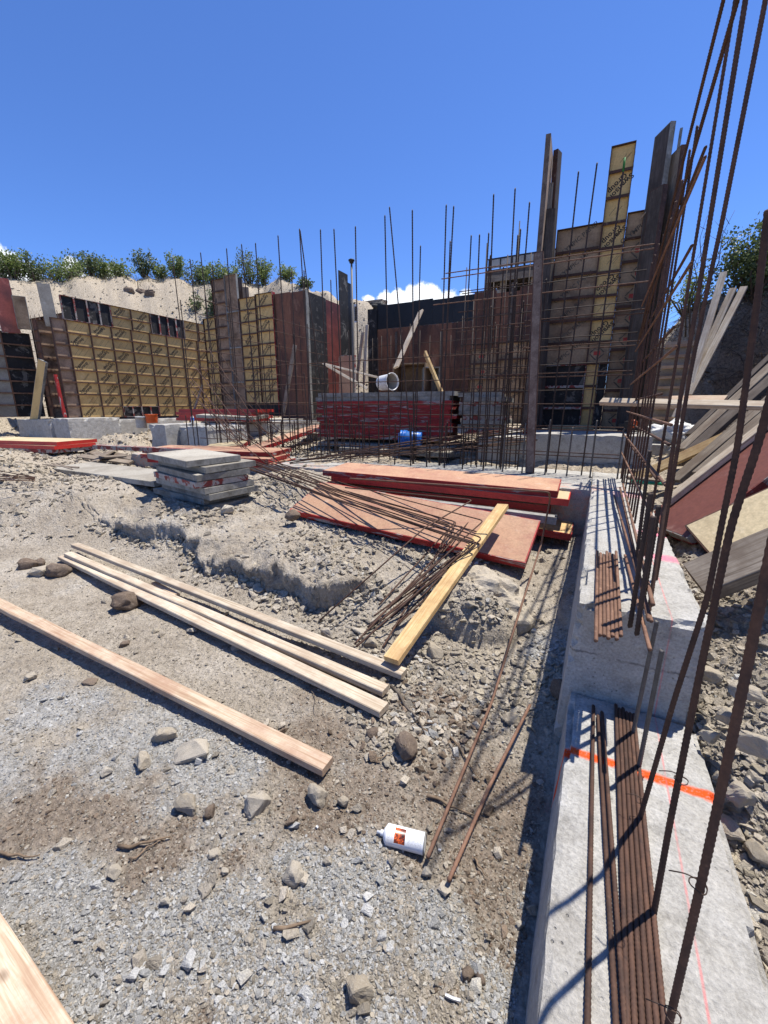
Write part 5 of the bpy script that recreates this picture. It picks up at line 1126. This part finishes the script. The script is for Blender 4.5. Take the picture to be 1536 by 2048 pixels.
ROCKS = [(256, 1214, 66, 42, 'clod', 'large dark brown clod beside the pale boards'), (118, 1150, 48, 34, 'clod', 'dark clod at the right of the small group at the left edge'), (55, 1135, 38, 26, 'clod', 'dark clod at the left of the small group at the left edge'), (80, 1130, 26, 18, 'clod', 'small dark clod between the two bigger ones at the left edge'),
 (78, 1150, 44, 26, 'rock', 'tan stone among the dark clods at the left edge'), (455, 1028, 44, 26, 'rock', 'brown stone at the foot of the short grey stack'), (585, 1038, 34, 26, 'clod', 'dark clod at the left corner of the pink panel'), (515, 1620, 66, 110, 'rock', 'long flat tan stone set in the grey gravel'), (370, 1625, 56, 60, 'rock', 'pale flaky stone with a dark side in the grey gravel'),
 (420, 1630, 30, 38, 'clod', 'dark egg-shaped stone right of the pale flaky one'), (588, 1755, 54, 66, 'rock', 'angular tan stone below the flat ones, left of the spray can'), (635, 1600, 56, 46, 'rock', 'blocky tan stone left of centre near the long board end'), (688, 1612, 32, 36, 'rock', 'rounded tan stone right of the blocky one'), (812, 1505, 60, 52, 'clod', 'large grey-brown clod in the middle of the dirt'),
 (745, 1470, 30, 22, 'clod', 'small brown clod left of the large one'), (430, 1710, 26, 20, 'rock', 'small cube-shaped stone above the gravel'), (215, 1550, 30, 22, 'rock', 'small cubic stone in the brown patch'), (285, 1530, 46, 36, 'rock', 'pale slab stone in the brown patch at left'), (330, 1480, 60, 44, 'rock', 'flat tan stone half sunk in the gravel at left'), (390, 1510, 90, 50, 'rock', 'broad flat stone half buried in grey gravel'),
 (655, 1275, 38, 28, 'rock', 'yellowish stone at the tips of the bent bars'), (720, 1265, 36, 20, 'rock', 'tan stone just above the boards'), (870, 1310, 44, 50, 'rock', 'upright angular stone right of the yellow board'), (715, 1990, 66, 60, 'rock', 'pale triangular stone at the bottom middle'), (935, 1955, 30, 40, 'clod', 'dark stone of the pair at the bottom, left one'), (960, 1960, 26, 42, 'clod', 'dark stone of the pair at the bottom, right one'),
 (1065, 1820, 34, 28, 'rock', 'tan stone in the shadow line by the footing'), (1040, 1855, 20, 18, 'rock', 'small tan stone left of the one by the footing'), (855, 1750, 26, 24, 'rock', 'tan stone below the spray can'), (655, 1725, 24, 22, 'rock', 'small brown stone left of the spray can'), (1022, 1445, 40, 32, 'rock', 'tan stone at the far end of the short bar'), (1120, 1390, 50, 56, 'clod', 'big shaded stone beside the foot of the step'),
 (1135, 1440, 38, 40, 'clod', 'shaded stone in the trench beside the orange band'), (385, 1265, 24, 16, 'rock', 'small stone below the dark clod'), (470, 1298, 26, 14, 'rock', 'pale small stone below the three boards'), (60, 1360, 30, 20, 'rock', 'pale stone in the light dirt at the left'), (180, 1365, 32, 12, 'clod', 'flat dark sliver of stone in the light dirt'), (250, 1290, 22, 12, 'clod', 'small dark chip above the long board'),
 (505, 1215, 30, 20, 'rock', 'flat yellowish stone under the ledge'), (740, 1290, 40, 26, 'rock', 'stone touching the end of the rear pale board'), (450, 1745, 20, 16, 'rock', 'small pale stone in the gravel'), (230, 1750, 36, 24, 'rock', 'brown stone in the brown patch at bottom left'), (330, 1810, 26, 22, 'rock', 'pale stone in the gravel at bottom left'), (500, 1880, 26, 30, 'rock', 'small pale stone in the gravel at bottom middle'),
 (1450, 1660, 70, 40, 'rock', 'flat tan stone beside the end of the orange band'), (1480, 1600, 60, 70, 'rock', 'grey blocky stone right of the footing'), (1440, 1560, 34, 50, 'rock', 'tan stone wedged against the right side of the footing'), (1420, 1480, 40, 50, 'rock', 'slanted tan stone by the foot of the step'), (1520, 1720, 60, 60, 'rock', 'dark rounded stone at the right edge'), (1410, 1360, 60, 44, 'rock', 'tan rock beside the upper step'), (1490, 1400, 70, 50, 'rock', 'layered rock right of the long bars'),
 (1450, 1440, 44, 40, 'rock', 'grey stone between rock and footing'), (1500, 1500, 80, 60, 'rock', 'large tan rock at the right edge'), (250, 590 - 5, 0, 0, 'skip', '')]
for i, (px, py, w, h, mt, lb) in enumerate(ROCKS):
    if mt == 'skip': continue
    rock(px, py, w, h, mt, lb, 100 + i, sink=.45 if 'buried' in lb or 'sunk' in lb or 'flat' in lb else .28)
# rounded boulder under the right end of the pink panel
c = PZ(935, 1235, .06); bo = lump('boulder', (c.x, c.y + .16, .10), (.38, .28, .24), 'rock', 12, 2.6, .28, 5, flat=True); tag(bo, 'broad sunlit boulder in the bank under the right end of the pink panel', 'boulder')
for i, (px, py) in enumerate([(258, 582), (283, 585), (300, 588)]):
    d = ray(px, py); d = d / np.hypot(d[0], d[1])
    # walk along the sight line until it meets the slope
    rs = np.arange(12, 40, .05); zs = 1.5 + d[2] * rs; gs = terrain(d[0] * rs, d[1] * rs); k = np.argmax(gs > zs) if (gs > zs).any() else len(rs) - 1
    me = rock_me(300 + i, 18, .08, 1).copy(); me.materials.append(M['clod']); o = obj('rock', me); o.location = (d[0] * rs[k], d[1] * rs[k], zs[k]); o.scale = (.32 - .04 * i, .25, .22); tag(o, ['dark rock at the left of three near the top of the slope', 'dark rock in the middle of three near the top of the slope', 'dark rock at the right of three near the top of the slope'][i], 'rock')

# ------------------------------------------------------------------ loose gravel
def pebble_me(seed):
    from mathutils import noise as mn
    bm = bmesh.new(); bmesh.ops.create_icosphere(bm, subdivisions=2, radius=1)
    for v in bm.verts: v.co *= 1 + .30 * mn.noise(v.co * 1.1 + Vector((seed, 0, 0))) + .16 * mn.noise(v.co * 2.9 + Vector((0, seed, 0)))
    me = bpy.data.meshes.new('pebble'); bm.to_mesh(me); bm.free(); return me
protos = bpy.data.collections.new('pebble_shapes')
for i in range(7):
    me = (rock_me(500 + i, 8 + (i % 4) * 2)).copy(); me.materials.append(M['pebble']); 
    po = bpy.data.objects.new('pebble_shape', me); protos.objects.link(po)
def gravel(name, label_kind, n, rmin, rmax, smin, smax, azr=(-88, 30), dens=1.0, power=2.2, seed=0, pick=None, sink=.35, flat=.7):
    g = np.random.default_rng(seed); az = np.radians(g.uniform(azr[0], azr[1], n)); r = np.exp(g.uniform(np.log(rmin), np.log(rmax), n)) if power == 0 else np.sqrt(g.uniform(rmin ** 2, rmax ** 2, n))
    x = r * np.sin(az); y = r * np.cos(az); h = terrain(x, y)
    if pick is not None:
        k = pick(x, y, h, g); x, y, h, r = x[k], y[k], h[k], r[k]
    gr, br, pa = zones(x, y, h); m = len(x)
    s = smin * (smax / smin) ** (g.uniform(0, 1, m) ** power if power else g.uniform(0, 1, m) ** 2.2)
    base = np.array([.45, .395, .315]); cg = np.array([.50, .49, .46]); cb = np.array([.24, .18, .13]); cp = np.array([.47, .41, .31])
    u = g.uniform(0, 1, m)[:, None]; c = np.where(u < gr[:, None] * .85, cg, np.where(u < br[:, None] * .75, cb, np.where(u < np.maximum(pa, .25)[:, None], cp, base)))
    c = c * g.uniform(.6, 1.35, m)[:, None]; w = g.uniform(0, 1, m) < .03; c[w] = (.62, .58, .50)
    me = bpy.data.meshes.new(name); me.vertices.add(m); me.vertices.foreach_set('co', np.stack([x, y, h + s * (flat - sink) * .6], 1).astype(np.float32).ravel())
    a = me.attributes.new('size', 'FLOAT', 'POINT'); a.data.foreach_set('value', s.astype(np.float32))
    a = me.attributes.new('tone', 'FLOAT_COLOR', 'POINT'); a.data.foreach_set('color', np.concatenate([c, np.ones((m, 1))], 1).astype(np.float32).ravel())
    a = me.attributes.new('turn', 'FLOAT_VECTOR', 'POINT'); a.data.foreach_set('vector', np.stack([g.uniform(-.5, .5, m), g.uniform(-.5, .5, m), g.uniform(0, 6.28, m)], 1).astype(np.float32).ravel())
    a = me.attributes.new('shape', 'FLOAT_VECTOR', 'POINT'); a.data.foreach_set('vector', np.stack([g.uniform(.8, 1.3, m), g.uniform(.7, 1.1, m), g.uniform(.45, .9, m)], 1).astype(np.float32).ravel())
    o = obj(name, me); tag(o, kind='stuff')
    ng = bpy.data.node_groups.new(name, 'GeometryNodeTree'); ng.interface.new_socket('Geometry', in_out='INPUT', socket_type='NodeSocketGeometry'); ng.interface.new_socket('Geometry', in_out='OUTPUT', socket_type='NodeSocketGeometry')
    N, L = ng.nodes, ng.links; gi = N.new('NodeGroupInput'); go = N.new('NodeGroupOutput'); mp = N.new('GeometryNodeMeshToPoints'); iop = N.new('GeometryNodeInstanceOnPoints'); ci = N.new('GeometryNodeCollectionInfo')
    ci.inputs['Collection'].default_value = protos; ci.inputs['Separate Children'].default_value = True; ci.inputs['Reset Children'].default_value = True
    def na(nm, ty): q = N.new('GeometryNodeInputNamedAttribute'); q.data_type = ty; q.inputs['Name'].default_value = nm; return q.outputs['Attribute']
    L.new(gi.outputs[0], mp.inputs[0]); L.new(mp.outputs[0], iop.inputs['Points']); L.new(ci.outputs[0], iop.inputs['Instance']); iop.inputs['Pick Instance'].default_value = True
    ri = N.new('FunctionNodeRandomValue'); ri.data_type = 'INT'; ri.inputs[4].default_value = 0; ri.inputs[5].default_value = 6; L.new(ri.outputs[2], iop.inputs['Instance Index'])
    er = N.new('FunctionNodeEulerToRotation'); L.new(na('turn', 'FLOAT_VECTOR'), er.inputs[0]); L.new(er.outputs[0], iop.inputs['Rotation'])
    vm = N.new('ShaderNodeVectorMath'); vm.operation = 'SCALE'; L.new(na('shape', 'FLOAT_VECTOR'), vm.inputs[0]); L.new(na('size', 'FLOAT'), vm.inputs['Scale']); L.new(vm.outputs[0], iop.inputs['Scale'])
    L.new(iop.outputs[0], go.inputs[0]); md = o.modifiers.new('gravel', 'NODES'); md.node_group = ng
    return o
def pick_fine(x, y, h, g):
    gr, br, pa = zones(x, y, h); return g.uniform(0, 1, len(x)) < (.35 + .65 * gr + .1 * br) * ((x < -.02) | (x > .48))
def pick_off(x, y, h, g): return ((x < -.02) | (x > .48) | (y > 6))
gravel('fine_gravel', None, 260000, .35, 3.8, .0020, .0060, seed=1, power=0, pick=pick_fine)
gravel('gravel', None, 90000, .4, 8.0, .0035, .011, seed=2, power=0, pick=pick_fine)
gravel('small_stones', None, 5200, .6, 12, .009, .030, seed=3, power=0, pick=lambda x, y, h, g: pick_off(x, y, h, g) & ((y > 1.9) | (g.uniform(0, 1, len(x)) < .35) | (x > 0)), sink=.3)
gravel('hill_stones', None, 6000, 13, 26, .015, .07, seed=4, power=0, azr=(-75, -28))
def pick_chaos(x, y, h, g):
    def near(px, py, r): c = PZ(px, py, .1); return np.hypot(x - c.x, y - c.y) < r * g.uniform(.4, 1, len(x))
    m = (x > .47) & (y < 4) & (x < 2); m |= near(900, 1330, .5) | near(700, 1250, .35) | near(820, 1400, .35) | near(1110, 1330, .35)
    return m
gravel('rubble', None, 60000, .5, 5.0, .007, .030, seed=5, power=0, azr=(-60, 32), pick=pick_chaos)
def pick_ledge(x, y, h, g):
    d, t = ledge_dist(x + .10 * fbm(x, y, 2.2, 5, 21), y + .14 * fbm(x, y, 2.5, 4, 22) + .05 * fbm(x, y, 14, 4, 23)); return (np.abs(d + .03) < .10 * g.uniform(.3, 1.3, len(x))) & (t > .02) & (t < .99) & (g.uniform(0, 1, len(x)) < .5)
gravel('clods_under_the_ledge', None, 90000, 1.6, 5.5, .006, .045, seed=8, power=0, azr=(-75, -20), pick=pick_ledge)
def pick_mound(x, y, h, g):
    cl = fbm(x, y, 2.5, 4, 66); return (h > .16) & (x < -.25) & (y > 1.8) & (y < 4.6) & (g.uniform(0, 1, len(x)) < np.clip(.35 + 1.4 * cl, .04, 1))
gravel('mound_clods', None, 60000, 1.9, 8, .005, .040, seed=9, power=0, azr=(-76, -2), pick=pick_mound)
gravel('rubble_mound', None, 14000, 6.5, 13, .012, .05, seed=6, power=0, azr=(-72, 14))

# ------------------------------------------------------------------ twigs
rr = random.Random(21)
TW_ = [((785, 1370), (855, 1470), .009, 'longest pale crooked stick right of the pale boards'), ((1010 - 70, 1360), (925, 1480), .004, 'thin upright twig right of the pale stick'), ((850, 1450), (935, 1440), .004, 'thin twig right of the large clod'), ((895, 1470), (960, 1560), .005, 'curved brown twig in the middle of the dirt'), ((858, 1592), (945, 1632), .006, 'curved twig above the spray can'), ((240, 1695), (340, 1672), .006, 'dark twig in the brown patch at bottom left'), ((262, 1720), (320, 1680), .004, 'second dark twig crossing the first at bottom left'), ((545, 1855), (632, 1840), .006, 'crooked root piece in the gravel at bottom middle'), ((620, 1360), (632, 1430), .003, 'thin curved twig below the pale boards'), ((0, 1705), (85, 1712), .005, 'root fibre at the left edge of the gravel'), ((945, 1712), (972, 1758), .004, 'short straight twig below the short bar'), ((750, 1520), (790, 1498), .004, 'short twig at the left of the large clod')]
for (a, b, r, lb) in TW_:
    pts = []
    for k in range(6):
        t = k / 5; px = a[0] + (b[0] - a[0]) * t + rr.uniform(-5, 5); py = a[1] + (b[1] - a[1]) * t + rr.uniform(-5, 5); g = PZ(px, py, .02); z = hz(g.x, g.y) + .008 + r; pts.append(PZ(px, py, z))
    o = obj('twig', tube_me('twig', pts, r, M['bark' if 'pale' in lb else 'twig'], 6, taper=.4)); tag(o, lb, 'twig')

# ------------------------------------------------------------------ vegetation
def leaves_me(name, n, pts_fn, size, seed, mat):
    g = np.random.default_rng(seed); P = pts_fn(g, n); n = len(P); s = size * g.uniform(.6, 1.4, n)[:, None]
    d = g.normal(size=(n, 3)); d[:, 2] += .3; d /= np.linalg.norm(d, axis=1)[:, None]; q = g.normal(size=(n, 3)); w = np.cross(d, q); w /= np.linalg.norm(w, axis=1)[:, None]; u = np.cross(w, d)
    v = np.stack([P, P + d * s * .5 + w * s * .32 + u * s * .06, P + d * s, P + d * s * .5 - w * s * .32 + u * s * .06], 1).reshape(-1, 3)
    f = np.arange(n * 4).reshape(-1, 4)
    me = bpy.data.meshes.new(name); me.vertices.add(n * 4); me.vertices.foreach_set('co', v.astype(np.float32).ravel()); me.loops.add(n * 4); me.loops.foreach_set('vertex_index', f.astype(np.int32).ravel())
    me.polygons.add(n); me.polygons.foreach_set('loop_start', (np.arange(n) * 4).astype(np.int32)); me.update(calc_edges=True); me.materials.append(M[mat]); return me
def thatch(name, n, seed, pf, L, r, mat, label=None, cat=None, kind=None):
    g = random.Random(seed); vs = []; fs = []
    for i in range(n):
        p, d = pf(g); a = d.orthogonal().normalized(); b = d.cross(a); l_ = L * g.uniform(.4, 1.3); mid = p + d * l_ * .5 + Vector((g.uniform(-.2, .2), g.uniform(-.2, .2), g.uniform(-.2, .2))) * l_; e_ = p + d * l_ + Vector((0, 0, -.2 * l_)); rr_ = r * g.uniform(.5, 1.5)
        k = len(vs)
        for q, s in ((p, 1), (mid, .8), (e_, .3)):
            for t in range(3): an = t * 2.094; vs.append(tuple(q + (a * math.cos(an) + b * math.sin(an)) * rr_ * s))
        for s in (0, 3):
            for t in range(3): fs.append((k + s + t, k + s + (t + 1) % 3, k + s + 3 + (t + 1) % 3, k + s + 3 + t))
    o = obj(name, mesh_of(name, vs, fs, [M[mat]])); tag(o, label, cat, None, kind); return o
def shrub(base, h, w, seed, label, nleaf=1500, leaf=.09, mat='leaf', group='shrubs along the rim of the slope', name='shrub', nb=16, lean=(0, 0)):
    rr = random.Random(seed); e = empty(name, base); tag(e, label, 'shrub', group)
    vs = []; fs = []; tips = []
    for k in range(nb):
        a = rr.uniform(0, 6.28); o_ = rr.uniform(.15, 1) * w * .5; top = Vector((math.cos(a) * o_ + lean[0] * h, math.sin(a) * o_ + lean[1] * h, h * rr.uniform(.55, 1.0) * (1 - .35 * (o_ / (w * .5)) ** 2)))
        mid = top * .5 + Vector((rr.uniform(-.1, .1) * w, rr.uniform(-.1, .1) * w, 0)); me = tube_me('b', [Vector((math.cos(a) * .05, math.sin(a) * .05, -.1)), mid, top], .012 + .006 * h, M['bark'], 5, taper=.3)
        k0 = len(vs); vs += [tuple(v.co) for v in me.vertices]; fs += [tuple(k0 + i for i in p.vertices) for p in me.polygons]; bpy.data.meshes.remove(me)
        for t in (.35, .55, .7, .85, 1.0): tips.append(((mid * 2 * t if t < .5 else mid.lerp(top, (t - .5) * 2)), .10 + .22 * w * (1.1 - t * .5) * rr.uniform(.5, 1.2)))
    obj('stems', mesh_of('stems', vs, fs, [M['bark']], None, True), e)
    C = np.array([tuple(t[0]) for t in tips]); Rr = np.array([t[1] for t in tips])
    def pf(g, n):
        k = g.integers(0, len(C), n); u = g.normal(size=(n, 3)); u /= np.linalg.norm(u, axis=1)[:, None]; P = C[k] + u * (Rr[k] * g.uniform(.3, 1, n) ** .6 * .75)[:, None]; P[:, 2] = np.maximum(P[:, 2], .02); return P
    obj('foliage', leaves_me('foliage', nleaf, pf, leaf, seed, mat), e); return e
def rim(px, py0=None, rmin=13, rmax=30):
    d = ray(px, 600); d = d / np.hypot(d[0], d[1]); rs = np.arange(rmin, rmax, .1); gs = terrain(d[0] * rs, d[1] * rs); k = int(np.argmax((gs - 1.5) / rs)); return Vector((d[0] * rs[k], d[1] * rs[k], gs[k] - .1)), rs[k]
SH = [(-40, 1.3, 2.0, 'low'), (12, 1.5, 1.8, 'low'), (38, 1.8, 1.5, 'taller'), (78, 1.6, 1.6, 'bushy'), (120, 1.2, 1.9, 'low'), (150, 1.35, 1.6, 'bushy'), (188, 1.5, 1.5, 'dense'), (212, 1.45, 1.6, 'dense'), (248, 1.15, 1.4, 'low'), (296, 1.9, 1.35, 'tall upright'), (325, 1.0, 1.0, 'sparse'), (358, 1.9, 1.0, 'slender'), (398, 1.5, 1.7, 'bushy'), (425, 1.6, 1.6, 'broad'), (455, 1.5, 1.6, 'broad'), (502, 2.7, 1.7, 'tallest'), (530, 1.9, 1.4, 'rounded'), (576, 1.1, .9, 'small'), (612, .6, .8, 'tiny')]
where = ['at the far left edge', 'beside the left cloud', 'right of the left cloud', 'above the grey filler board', 'above the black panel of the yellow wall', 'left of the wall middle', 'above the middle of the yellow wall', 'right of the wall middle', 'by the dark rocks of the slope', 'standing alone above the slope', 'with bare stems between two taller ones', 'behind the leftmost bars', 'behind the pair of bars', 'left of the tan strip', 'just behind the tan strip', 'rising behind the middle pillar', 'on the right flank of the tallest', 'right of the pillar top', 'at the end of the rim']
for i, ((px, h, w, adj), wh) in enumerate(zip(SH, where)):
    p, r = rim(px, rmax=24); shrub(p, h * .66, w * .95, 40 + i, '%s green shrub on the rim %s' % (adj, wh), 1300 if h > 1.4 else 900, .085, 'leaf' if i % 3 else 'leaf_grey')
p, r = rim(430, rmax=24); 
for i, (px, py, h, w, lb) in enumerate([(435, 640, 1.6, 1.3, 'dark shrub growing on the slope left of the tan strip'), (395, 620, .9, .9, 'half dry shrub on the slope behind the leftmost bars')]):
    d = ray(px, py); d = d / np.hypot(d[0], d[1]); rs = np.arange(12, 40, .05); zs = 1.5 + d[2] * rs; gs = terrain(d[0] * rs, d[1] * rs); k = np.argmax(gs > zs)
    shrub(Vector((d[0] * rs[k], d[1] * rs[k], zs[k] - .2)), h, w, 90 + i, lb, 1500 if i == 0 else 350, .09, 'leaf_grey', None)
def pf_grass(g):
    px = g.uniform(-60, 600); p, r = rim_c[int((px + 60) / 20)]; q = p + Vector((g.uniform(-1.2, .8), g.uniform(-1, 1), 0)); q.z = hz_fast(q); return q, Vector((g.uniform(-.4, .4), g.uniform(-.4, .4), 1)).normalized()
rim_c = [rim(px, rmax=24) for px in range(-60, 621, 20)]
def hz_fast(q): return hz(q.x, q.y) - .03
thatch('dry_grass', 1500, 12, pf_grass, .30, .006, 'dry', kind='stuff')
# big bush on the right bank
def bank_pt(x, y): return Vector((x, y, hz(x, y)))
for i, (x, y, h, w, nl, lb) in enumerate([(3.3, 8.8, 3.0, 2.5, 19000, 'large dense bush overhanging the right bank'), (2.1, 9.6, 1.25, 1.5, 6000, 'lower bush left of the large one on the right bank'), (4.3, 7.6, 3.3, 2.4, 11000, 'dark bush at the right edge above the leaning planks')]):
    shrub(bank_pt(x, y), h, w, 70 + i, lb, nl, .055, 'leaf_grey', None, nb=26)
shrub(bank_pt(1.25, 9.9), .75, 1.1, 77, 'small light shrub on the bank behind the bars', 900, .05, 'leaf', None)
# dead branches, roots and dry thatch hanging from the rim of the bank
def pf_root(g):
    y = g.uniform(4.5, 9.2); x = 1.9 + g.uniform(-.1, 1.3)
    if g.random() < .35: x = g.uniform(.3, 2.4); y = 9.0 + g.uniform(0, 1.0)
    p = bank_pt(x, y); p.z += g.uniform(-.15, .12); return p, Vector((g.uniform(-1, .4), g.uniform(-1, .3), g.uniform(-.5, .5))).normalized()
thatch('dry_thatch', 2600, 5, pf_root, .38, .0045, 'root', kind='stuff')
def pf_face(g): x = g.uniform(1.5, 2.5); y = g.uniform(5, 8.6); p = bank_pt(x, y); return p, Vector((g.uniform(-1, 0), g.uniform(-1, .2), g.uniform(-1, .1))).normalized()
thatch('roots', 220, 6, pf_face, .35, .004, 'root', kind='stuff')
for i, (px0, py0, px1, py1, y, lb) in enumerate([(1380, 610, 1415, 430, 8.6, 'bare branch rising at the left of the big bush'), (1400, 600, 1470, 420, 8.6, 'bare forked branch in front of the big bush'), (1372, 605, 1402, 500, 8.7, 'thin bare branch behind the tall bars')]):
    a = PY(px0, py0, y); b = PY(px1, py1, y); pts = [a + Vector((.1, .2, -.5)), a, a.lerp(b, .4) + Vector((.06, 0, .03)), a.lerp(b, .75) + Vector((-.04, 0, 0)), b]
    o = empty('bare_branch'); tag(o, lb, 'branch'); obj('stem', tube_me('stem', pts, .012, M['bark'], 5, taper=.2), o)
    for k in range(7):
        q = a.lerp(b, .25 + .1 * k); obj('side_twig', tube_me('side_twig', [q, q + Vector((rr.uniform(-.2, .25), 0, rr.uniform(.05, .25)))], .005, M['bark'], 4, taper=.3), o)
bpy.context.view_layer.update()
